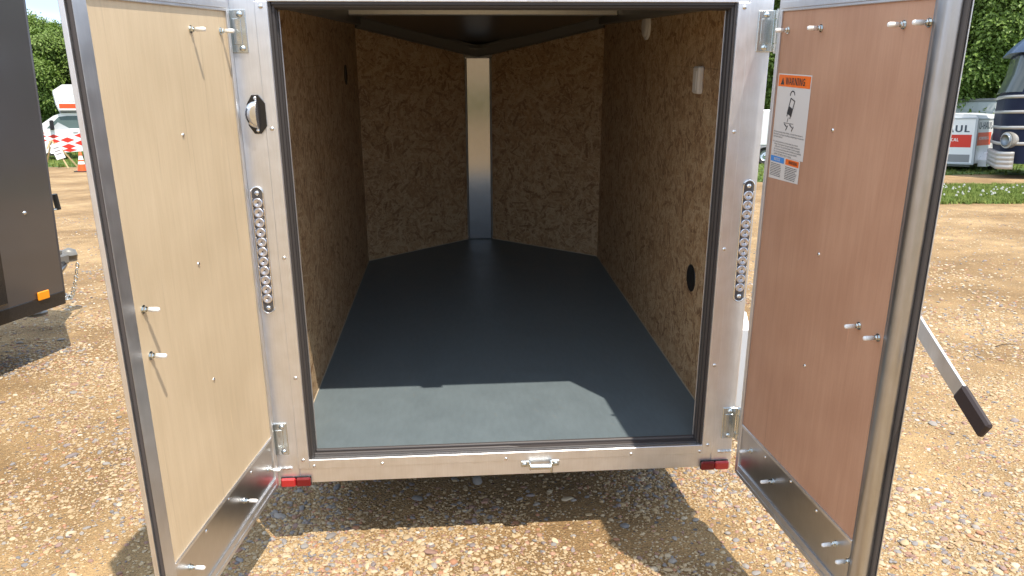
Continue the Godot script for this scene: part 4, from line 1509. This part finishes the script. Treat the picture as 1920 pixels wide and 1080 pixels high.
func build_signs_and_cone() -> void:
	var t := thing("a_frame_sign", "folding timber A-frame stand with small white boards on the gravel before the moving truck", "sign stand", Transform3D(Basis(Vector3.UP, 0.35), Vector3(-12.75, 0, -23.0)))
	var st: SurfaceTool
	for q in [[Vector3(-0.02, 0.86, 0.0), Vector3(-0.42, 0.0, 0.25)], [Vector3(0.0, 0.86, 0.0), Vector3(-0.30, 0.0, -0.4)], [Vector3(0.02, 0.86, 0.02), Vector3(0.40, 0.0, 0.28)], [Vector3(0.10, 0.80, -0.02), Vector3(0.62, 0.0, -0.2)]]:
		st = begin()
		var d: Vector3 = (q[1] - q[0])
		var y := d.normalized()
		var x := y.cross(Vector3(0, 0, 1)).normalized()
		box(st, Vector3(-0.022, 0, -0.012), Vector3(0.022, d.length(), 0.012), 0.003, Transform3D(Basis(x, y, x.cross(y)), q[0]))
		obj("leg", st, M.timber, t)
	for q in [[Vector3(-0.30, 0.50, 0.22), 0.40, 0.15, 0.17], [Vector3(0.16, 0.53, 0.23), -0.30, 0.13, 0.24]]:
		st = begin()
		box(st, Vector3(-q[2], -q[3], -0.008), Vector3(q[2], q[3], 0.008), 0.003, Transform3D(Basis(Vector3(0, 0, 1), -q[1]), q[0]))
		var bd := obj("board", st, M.white_paint, t)
		st = begin()
		for k in 3:
			flat(st, -q[2] * 0.6, q[3] * (0.4 - 0.4 * k), q[2] * 0.6, q[3] * (0.55 - 0.4 * k), 0.0095, Transform3D(Basis(Vector3(0, 0, 1), -q[1]), q[0]))
		obj("board_print", st, M.grey_band if q[0].x > 0 else M.red_paint, bd)
	var c := thing("traffic_cone", "orange traffic cone with two white bands beside the open left door", "traffic cone", Transform3D(Basis(), Vector3(-11.05, 0, -21.1)))
	st = begin()
	box(st, Vector3(-0.17, 0, -0.17), Vector3(0.17, 0.028, 0.17), 0.01)
	obj("base", st, M.black, c)
	var R := func(y: float) -> float: return lerpf(0.125, 0.028, (y - 0.028) / 0.55)
	for s in [[0.028, 0.22, "cone_body", M.cone_orange], [0.22, 0.30, "white_band", M.white_cap], [0.30, 0.345, "cone_body", M.cone_orange], [0.345, 0.46, "white_band", M.white_cap], [0.46, 0.578, "cone_body", M.cone_orange]]:
		st = begin()
		var prof := [Vector2(R.call(s[0]), s[0]), Vector2(R.call(s[1]), s[1])]
		if s[1] > 0.57:
			prof.append(Vector2(0.018, 0.582))
			prof.append(Vector2(0.0, 0.57))
		lathe(st, prof, 20)
		obj(s[2], st, s[3], c)

func build_rental_trailer() -> void:
	var e1 := Vector3(0.626, 0, 0.78)              # along the left face, towards the corner
	var t := thing("rental_trailer", "white rental trailer with red bands and blue burst, corner beside the bus", "trailer", Transform3D(Basis(e1, Vector3.UP, e1.cross(Vector3.UP)), Vector3(12.75, 0, -16.15)))
	# local: x along left face (corner at 0, body to -x), z outwards from that face; body runs to -z
	var L := 2.5
	var W := 1.55
	var st := begin()
	var sect := PackedVector2Array([Vector2(-W, 0.22), Vector2(-W, 1.30), Vector2(-W + 0.05, 1.40), Vector2(-W * 0.5, 1.47), Vector2(-0.05, 1.40), Vector2(0, 1.30), Vector2(0, 0.22)])
	prism(st, sect, -L, 0.0)
	obj("body", st, M.white_paint, t)
	st = begin()
	box(st, Vector3(-0.05, 0.215, -0.05), Vector3(0.014, 1.33, 0.014), 0.008)
	box(st, Vector3(-W, 1.315, -0.02), Vector3(0.01, 1.36, 0.016), 0.01)
	box(st, Vector3(-0.02, 1.29, -L), Vector3(0.016, 1.335, -0.052), 0.01)
	box(st, Vector3(-W, 0.19, -0.03), Vector3(0.01, 0.24, 0.010), 0.008)
	obj("corner_trim", st, M.pale_grey, t)
	st = begin()
	box(st, Vector3(-W + 0.02, 0.62, 0.001), Vector3(-0.10, 0.93, 0.004), 0.0)
	obj("red_band", st, M.red_paint, t)
	st = begin()
	box(st, Vector3(-W + 0.02, 0.25, 0.001), Vector3(-0.10, 0.44, 0.004), 0.0)
	obj("grey_band", st, M.grey_band, t)
	st = begin()
	words(st, "U-HAUL", 0.17, Transform3D(Basis(), Vector3(-1.20, 0.99, 0.003)), true, 1.04)
	obj("lettering", st, M.slate_text, t)
	st = begin()
	words(st, "ECONOMICAL", 0.075, Transform3D(Basis(), Vector3(-1.05, 0.765, 0.006)), true, 0.66)
	obj("lettering", st, M.white_cap, t)
	st = begin()
	var burst := PackedVector2Array()
	for k in 40:
		var rr := 0.27 if k % 2 == 0 else 0.20
		burst.append(Vector2(-0.86 + cos(TAU * k / 40.0) * rr, 0.56 + sin(TAU * k / 40.0) * rr))
	flat_poly(st, burst, 0.007)
	obj("burst", st, M.blue_print, t)
	st = begin()
	flat_poly(st, ellipse(-0.86, 0.56, 0.165, 0.165, 24), 0.010)
	obj("burst", st, M.white_cap, t)
	st = begin()
	words(st, "EASY", 0.085, Transform3D(Basis(), Vector3(-0.99, 0.58, 0.013)), true, 0.26)
	words(st, "TOW", 0.085, Transform3D(Basis(), Vector3(-0.96, 0.47, 0.013)), true, 0.22)
	obj("lettering", st, M.blue_print, t)
	# right face: turned so that its x runs away from the corner
	var rf := Transform3D(Basis(Vector3(0, 0, -1), Vector3.UP, Vector3(1, 0, 0)), Vector3(0, 0, 0))
	st = begin()
	flat(st, 0.10, 0.66, 1.15, 0.98, 0.003, rf)
	obj("red_band", st, M.orange_red, t)
	st = begin()
	words(st, "U-HAUL", 0.17, rf * Transform3D(Basis(), Vector3(0.14, 1.06, 0.003)), true, 1.02)
	obj("lettering", st, M.slate_text, t)
	st = begin()
	words(st, "ECONOMICAL", 0.07, rf * Transform3D(Basis(), Vector3(0.2, 0.80, 0.006)), true, 0.8)
	obj("lettering", st, M.white_cap, t)
	st = begin()
	for k in 5:
		flat(st, 1.25, 0.60 + k * 0.035, 2.3 - (k % 2) * 0.2, 0.615 + k * 0.035, 0.003, rf)
	obj("side_print", st, M.pale_grey, t)
	st = begin()
	prism(st, PackedVector2Array([Vector2(0.35, 0.14), Vector2(0.35, 0.30), Vector2(0.75, 0.48), Vector2(1.7, 0.48), Vector2(2.1, 0.30), Vector2(2.1, 0.24), Vector2(0.5, 0.14)]), 0.001, 0.20, rf)
	obj("fender", st, M.white_paint, t)
	wheel_part(t, Vector3(0.10, 0.27, -1.25), Vector3(1, 0, 0), 0.27, 0.17, M.zinc)
	wheel_part(t, Vector3(-W - 0.10, 0.27, -1.25), Vector3(-1, 0, 0), 0.27, 0.17, M.zinc)
	st = begin()
	box(st, Vector3(-W + 0.1, 0.13, -L + 0.1), Vector3(-0.1, 0.219, -0.1), 0.01)
	obj("chassis", st, M.dark_metal, t)

func build_far_boxes() -> void:
	var t := thing("box_trailer", "long pale grey trailer behind the white rental trailer, only its upper side showing", "trailer", Transform3D(Basis(Vector3.UP, -0.55), Vector3(16.6, 0, -23.8)))
	var st := begin()
	box(st, Vector3(-5.0, 0.45, -2.2), Vector3(1.7, 1.86, 0.0), 0.03)
	obj("body", st, M.pale_grey, t)
	st = begin()
	box(st, Vector3(-5.02, 1.862, -2.22), Vector3(1.72, 1.96, 0.02), 0.02)
	obj("roof_rail", st, M.grey_band, t)
	st = begin()
	for k in 12:
		box(st, Vector3(-4.8 + k * 0.54, 0.47, 0.0), Vector3(-4.77 + k * 0.54, 1.85, 0.012), 0.0)
	obj("side_rib", st, M.pale_grey, t)
	wheel_part(t, Vector3(0.3, 0.4, -0.15), Vector3(0, 0, 1), 0.4, 0.25, M.zinc)
	wheel_part(t, Vector3(-0.7, 0.4, -0.15), Vector3(0, 0, 1), 0.4, 0.25, M.zinc)
	t = thing("white_trailer", "white enclosed trailer seen through the gap between right post and right door", "trailer", Transform3D(Basis(Vector3.UP, -0.45), Vector3(9.0, 0, -20.6)))
	st = begin()
	box(st, Vector3(-1.5, 0.55, -3.0), Vector3(1.5, 1.62, 0.0), 0.04)
	obj("body", st, M.white_paint, t)
	st = begin()
	box(st, Vector3(-1.5, 0.28, -2.9), Vector3(1.5, 0.545, 0.004), 0.01)
	obj("skirt", st, M.grey_band, t)
	wheel_part(t, Vector3(0.2, 0.26, -0.06), Vector3(0, 0, 1), 0.26, 0.2, M.zinc)
	wheel_part(t, Vector3(-0.5, 0.26, -0.06), Vector3(0, 0, 1), 0.26, 0.2, M.zinc)

func ring(fx: float, length: float, width: float, cr: float, y: float, inset := 0.0) -> Array:
	# plan outline of the bus at height y: rounded at the front (x small), square at the rear
	var out := []
	for k in 9:
		var a := PI * 0.5 * k / 8.0
		out.append(Vector3(fx + cr - sin(PI * 0.5 - a) * cr, y, -cr + cos(PI * 0.5 - a) * cr - inset))
	out.append(Vector3(length, y, -inset))
	out.append(Vector3(length, y, -width + inset))
	for k in 9:
		var a := PI * 0.5 * (8 - k) / 8.0
		out.append(Vector3(fx + cr - sin(PI * 0.5 - a) * cr, y, -width + cr - cos(PI * 0.5 - a) * cr + inset))
	return out

func loft(st: SurfaceTool, rings: Array, cap_top := false, cap_low := false) -> void:
	st.set_smooth_group(1)
	for k in rings.size() - 1:
		var n: int = rings[k].size()
		for s in n:
			var mid: Vector3 = (rings[k][0] + rings[k][n / 2]) * 0.5
			quad(st, rings[k][s], rings[k][(s + 1) % n], rings[k + 1][(s + 1) % n], rings[k + 1][s], mid)
	st.set_smooth_group(-1)
	if cap_top:
		var r: Array = rings[rings.size() - 1]
		for s in range(1, r.size() - 1):
			tri(st, r[0], r[s], r[s + 1], r[0] - Vector3(0, 1, 0))
	if cap_low:
		var r: Array = rings[0]
		for s in range(1, r.size() - 1):
			tri(st, r[0], r[s], r[s + 1], r[0] + Vector3(0, 1, 0))

func build_bus() -> void:
	var e := Vector3(0.86, 0, 0.51).normalized()
	var t := thing("vintage_bus", "vintage navy blue bus with silver belt bands and ribbed bumper at the right edge", "bus", Transform3D(Basis(e, Vector3.UP, e.cross(Vector3.UP)), Vector3(11.97, 0, -14.22)))
	var L := 9.0
	var W := 2.4
	var st := begin()
	loft(st, [ring(0.10, L, W, 0.42, 0.34), ring(0.04, L, W, 0.45, 0.7), ring(0.0, L, W, 0.46, 1.3), ring(0.03, L, W, 0.46, 1.86)], true, true)
	obj("body", st, M.navy, t)
	st = begin()
	loft(st, [ring(0.05, L, W, 0.44, 1.862, 0.02), ring(0.16, L, W, 0.44, 2.3, 0.04), ring(0.20, L, W, 0.44, 2.74, 0.06)])
	obj("window_band", st, M.navy, t)
	st = begin()
	# swept windscreen on the front
	loft(st, [ring(0.0, 0.62, W, 0.42, 1.90, 0.05), ring(0.13, 0.72, W, 0.42, 2.3, 0.06), ring(0.19, 0.78, W, 0.42, 2.68, 0.08)], true, true)
	obj("windscreen", st, M.glass, t)
	st = begin()
	box(st, Vector3(0.74, 1.87, -0.09), Vector3(0.90, 2.76, -0.012), 0.01)
	obj("pillar", st, M.navy, t)
	st = begin()
	loft(st, [ring(0.02, L, W, 0.44, 2.742, 0.03), ring(0.10, L, W, 0.44, 2.86, 0.02), ring(0.24, L, W, 0.44, 3.02, 0.05), ring(0.38, L, W, 0.44, 3.14, 0.12)], true, true)
	obj("brow", st, M.sky_blue_paint, t)
	st = begin()
	loft(st, [ring(0.40, L, W, 0.44, 3.142, 0.14), ring(0.60, L, W, 0.44, 3.28, 0.24), ring(1.0, L - 0.2, W, 0.44, 3.40, 0.45)], true)
	obj("roof", st, M.cream, t)
	for y in [1.80, 1.47, 1.13, 0.78]:
		st = begin()
		var fx := lerpf(0.03, 0.0, (1.9 - y)) - 0.022
		loft(st, [ring(fx + 0.02, L, W, 0.46, y - 0.036), ring(fx + 0.006, L, W, 0.46, y - 0.028, -0.012), ring(fx + 0.006, L, W, 0.46, y + 0.028, -0.012), ring(fx + 0.02, L, W, 0.46, y + 0.036)])
		obj("belt_band", st, M.silver_trim, t)
	# ribbed bumper round the corner, and the lower panel with its bright strips
	st = begin()
	for k in 4:
		var y := 0.22 + k * 0.095
		loft(st, [ring(-0.015, 0.30, W, 0.24, y, -0.03), ring(-0.027, 0.30, W, 0.24, y + 0.02, -0.042), ring(-0.027, 0.30, W, 0.24, y + 0.075, -0.042), ring(-0.015, 0.30, W, 0.24, y + 0.095, -0.03)], true, true)
	obj("bumper", st, M.silver_trim, t)
	st = begin()
	box(st, Vector3(0.82, 0.30, -0.001), Vector3(L - 0.3, 0.72, 0.018), 0.006)
	for k in 3:
		box(st, Vector3(0.82, 0.36 + k * 0.12, 0.018), Vector3(L - 0.3, 0.40 + k * 0.12, 0.032), 0.006)
	obj("lower_panel", st, M.silver_trim, t)
	# drum headlamps
	for z in [-0.16, -W + 0.16]:
		st = begin()
		var hx := along(Vector3(0.36, 0.86, -0.24 if z > -1.0 else -W + 0.24), Vector3(-0.80, 0, 0.60 if z > -1.0 else -0.60))
		lathe(st, [Vector2(0.17, 0.0), Vector2(0.18, 0.20), Vector2(0.18, 0.29), Vector2(0.15, 0.31)], 22, hx)
		var hl := obj("headlamp", st, M.silver_trim, t)
		st = begin()
		lathe(st, [Vector2(0.150, 0.308), Vector2(0.12, 0.335), Vector2(0.0, 0.35)], 18, hx)
		obj("lamp_glass", st, M.lamp_glass, hl)
	# side window with rounded bright frame
	for k in 5:
		var x0 := 1.02 + k * 1.45
		var rr := PackedVector2Array()
		var fr := PackedVector2Array()
		for c in [[1.12, 0.58, 0], [0.18, 0.58, 1], [0.18, 0.16, 2], [1.12, 0.16, 3]]:
			for q in 6:
				var a: float = PI * 0.5 * (c[2] + q / 5.0)
				rr.append(Vector2(x0 + c[0] + cos(a) * 0.14, 1.94 + c[1] + sin(a) * 0.12))
				fr.append(Vector2(x0 + c[0] + cos(a) * 0.175, 1.94 + c[1] + sin(a) * 0.155))
		st = begin()
		prism(st, fr, -0.06, -0.012)
		var wn := obj("side_window", st, M.silver_trim, t)
		st = begin()
		flat_poly(st, rr, -0.008)
		obj("pane", st, M.glass, wn)
	wheel_part(t, Vector3(1.55, 0.46, -0.10), Vector3(0, 0, 1), 0.46, 0.28, M.silver_trim)
	wheel_part(t, Vector3(6.6, 0.46, -0.10), Vector3(0, 0, 1), 0.46, 0.28, M.silver_trim)

func build_plants() -> void:
	for k in 4:
		clumps.append(leaf_clump(200 + k, 30, 0.40, 0.125))
	var green := Color(0.138, 0.215, 0.036)
	make_tree("tall leafy tree rising behind the charcoal trailer, open sky over its right shoulder", Vector3(-22.4, 0, -41.0), 7.4, 2.9, 0.8, 1, green, "trees beyond the yard")
	make_tree("rounded green tree standing behind the moving truck", Vector3(-19.4, 0, -40.2), 6.3, 2.6, 0.7, 2, green, "trees beyond the yard")
	make_tree("low spreading tree between the charcoal trailer and the left tree line", Vector3(-25.8, 0, -43.0), 7.0, 3.2, 0.8, 3, green, "trees beyond the yard")
	make_tree("tree partly hidden by the left door's edge", Vector3(-16.6, 0, -42.5), 6.0, 2.6, 0.8, 6, green, "trees beyond the yard")
	make_tree("dark tree filling the gap between right post and right door", Vector3(12.2, 0, -29.5), 7.6, 3.0, 0.6, 4, green, "trees beyond the yard")
	make_tree("broad tree behind the rental trailer, nearest the right door", Vector3(17.4, 0, -27.0), 9.4, 3.8, 0.7, 5, green, "trees beyond the yard", 1.1)
	make_tree("big tree standing behind the bus's windscreen", Vector3(20.6, 0, -25.6), 9.8, 4.0, 0.7, 7, green, "trees beyond the yard", 1.1)
	make_tree("tree over the bus roof at the right edge", Vector3(24.2, 0, -24.2), 9.6, 3.9, 0.8, 8, green, "trees beyond the yard", 1.1)
	make_tree("shadowy tree farther back between the two big right-hand trees", Vector3(22.0, 0, -32.0), 10.5, 4.2, 0.6, 9, green, "trees beyond the yard", 1.1)
	make_tree("tree behind the pale grey trailer's left end", Vector3(14.8, 0, -31.5), 9.2, 3.8, 0.6, 10, green, "trees beyond the yard", 1.1)
	turf_patch("green grass strip with white clover on the right side of the yard", PackedVector2Array([Vector2(6.9, -10.6), Vector2(7.6, -9.9), Vector2(9.2, -9.7), Vector2(12.5, -8.6), Vector2(16.0, -8.2), Vector2(17.5, -10.4), Vector2(13.5, -11.8), Vector2(10.6, -12.4), Vector2(8.6, -12.6), Vector2(7.2, -12.2)]), 16000, 31, 0.72)
	turf_patch("grass under the parked trailers and bus on the right", PackedVector2Array([Vector2(5.4, -14.0), Vector2(8.0, -14.6), Vector2(10.9, -15.4), Vector2(12.6, -15.6), Vector2(16.0, -13.0), Vector2(24, -10.0), Vector2(34, -20), Vector2(30, -36), Vector2(8, -38), Vector2(4.5, -24)]), 16000, 32, 1.0)
	turf_patch("grass beneath the moving truck beyond the cone", PackedVector2Array([Vector2(-30, -24.5), Vector2(-14.0, -23.9), Vector2(-11.5, -23.4), Vector2(-6, -24.0), Vector2(-5, -44), Vector2(-34, -46)]), 14000, 33, 1.1)
	turf_patch("grass strip across the yard behind the viewer, mirrored in the nose post", PackedVector2Array([Vector2(-5, 5.4), Vector2(5.5, 5.6), Vector2(6, 7.8), Vector2(-5.5, 7.6)]), 9000, 34, 0.9)
	# clover heads
	var st := begin()
	lathe(st, [Vector2(0.011, -0.008), Vector2(0.014, 0.0), Vector2(0.009, 0.010), Vector2(0, 0.013)], 6)
	var head := finish(st, M.stone)
	var xfs := []
	var cols := []
	var g := RandomNumberGenerator.new()
	g.seed = 71
	for k in 260:
		var p := Vector3(g.randf_range(7.6, 15.5), g.randf_range(0.07, 0.11), 0)
		p.z = lerpf(-9.9, -12.2, g.randf()) + (p.x - 9.0) * 0.16
		xfs.append(Transform3D(Basis().scaled(Vector3.ONE * g.randf_range(0.8, 1.6)), p))
		cols.append(Color(0.74, 0.72, 0.66))
	scatter("clover", head, xfs, cols, "white clover heads in the right grass strip", "clover")
	# thin weeds along the near edge of the strip
	var tw := begin()
	tube(tw, [Vector3(0, 0.006, 0), Vector3(0.06, 0.012, -0.012), Vector3(0.12, 0.012, -0.01), Vector3(0.17, 0.006, 0.008)], [0.002, 0.0028, 0.0024, 0.0014], 6)
	var twig := obj("twig", tw, M.bark, self, Transform3D(Basis(Vector3.UP, 0.15), Vector3(3.15, 0.0, -1.98)))
	tag(twig, "thin dark twig lying on the gravel at the right", "twig")

func sky_clouds() -> ImageTexture:
	var w := 1024
	var h := 512
	var n := FastNoiseLite.new()
	n.seed = 23
	n.frequency = 0.9
	n.fractal_octaves = 6
	var im := Image.create(w, h, false, Image.FORMAT_RGBA8)
	for y in h:
		var el := PI * 0.5 - PI * (y + 0.5) / h
		if el < -0.05: continue
		for x in w:
			var a := TAU * (x + 0.5) / w
			# a flat layer overhead, so that clouds draw together towards the horizon
			var k := 1.0 / maxf(sin(el) + 0.14, 0.05)
			var v := n.get_noise_3d(cos(a) * cos(el) * k, 0.7, sin(a) * cos(el) * k) * 0.5 + 0.5
			var c := clampf((v - 0.47) * 3.2, 0.0, 1.0)
			var t := clampf((v - 0.62) * 2.6, 0.0, 1.0)
			im.set_pixel(x, y, Color(lerpf(0.86, 0.78, t), lerpf(0.85, 0.77, t), lerpf(0.83, 0.76, t), c * 0.9))
	return ImageTexture.create_from_image(im)

func _ready() -> void:
	# camera
	var cam := Camera3D.new()
	cam.name = "camera"
	cam.position = Vector3(-0.1521, 1.4064, 2.3415)
	cam.rotation = Vector3(deg_to_rad(-12.450), deg_to_rad(-4.058), deg_to_rad(-0.467))
	cam.fov = 41.23
	cam.near = 0.05
	cam.far = 900.0
	add_child(cam)
	cam.current = true
	# sky
	var sky := ProceduralSkyMaterial.new()
	sky.sky_top_color = Color(0.47, 0.515, 0.575)
	sky.sky_horizon_color = Color(0.45, 0.53, 0.62)
	sky.sky_curve = 0.12
	sky.ground_bottom_color = Color(0.40, 0.33, 0.24)
	sky.ground_horizon_color = Color(0.55, 0.56, 0.54)
	sky.sky_energy_multiplier = 1.6
	sky.sky_cover = sky_clouds()
	sky.sky_cover_modulate = Color(1, 1, 1, 0.8)
	var env := Environment.new()
	env.background_mode = Environment.BG_SKY
	env.sky = Sky.new()
	env.sky.sky_material = sky
	env.background_energy_multiplier = 1.0
	env.tonemap_mode = Environment.TONE_MAPPER_LINEAR
	env.tonemap_exposure = 1.72
	env.sdfgi_enabled = true
	env.ssao_enabled = true
	env.ssil_enabled = true
	var we := WorldEnvironment.new()
	we.name = "world_environment"
	we.environment = env
	add_child(we)
	# sun: high, to the right and behind the viewer
	var sun := DirectionalLight3D.new()
	sun.name = "sun"
	sun.light_energy = 1.15
	sun.light_color = Color(1.0, 0.955, 0.89)
	sun.light_angular_distance = 0.53
	sun.shadow_enabled = true
	add_child(sun)
	sun.look_at_from_position(Vector3.ZERO, -Vector3(0.2371, 0.8701, 0.4320), Vector3.UP)
	# the place
	make_materials()
	build_ground()
	build_trailer()
	build_grey_trailer()
	build_box_truck()
	build_van()
	build_signs_and_cone()
	build_rental_trailer()
	build_far_boxes()
	build_bus()
	build_plants()
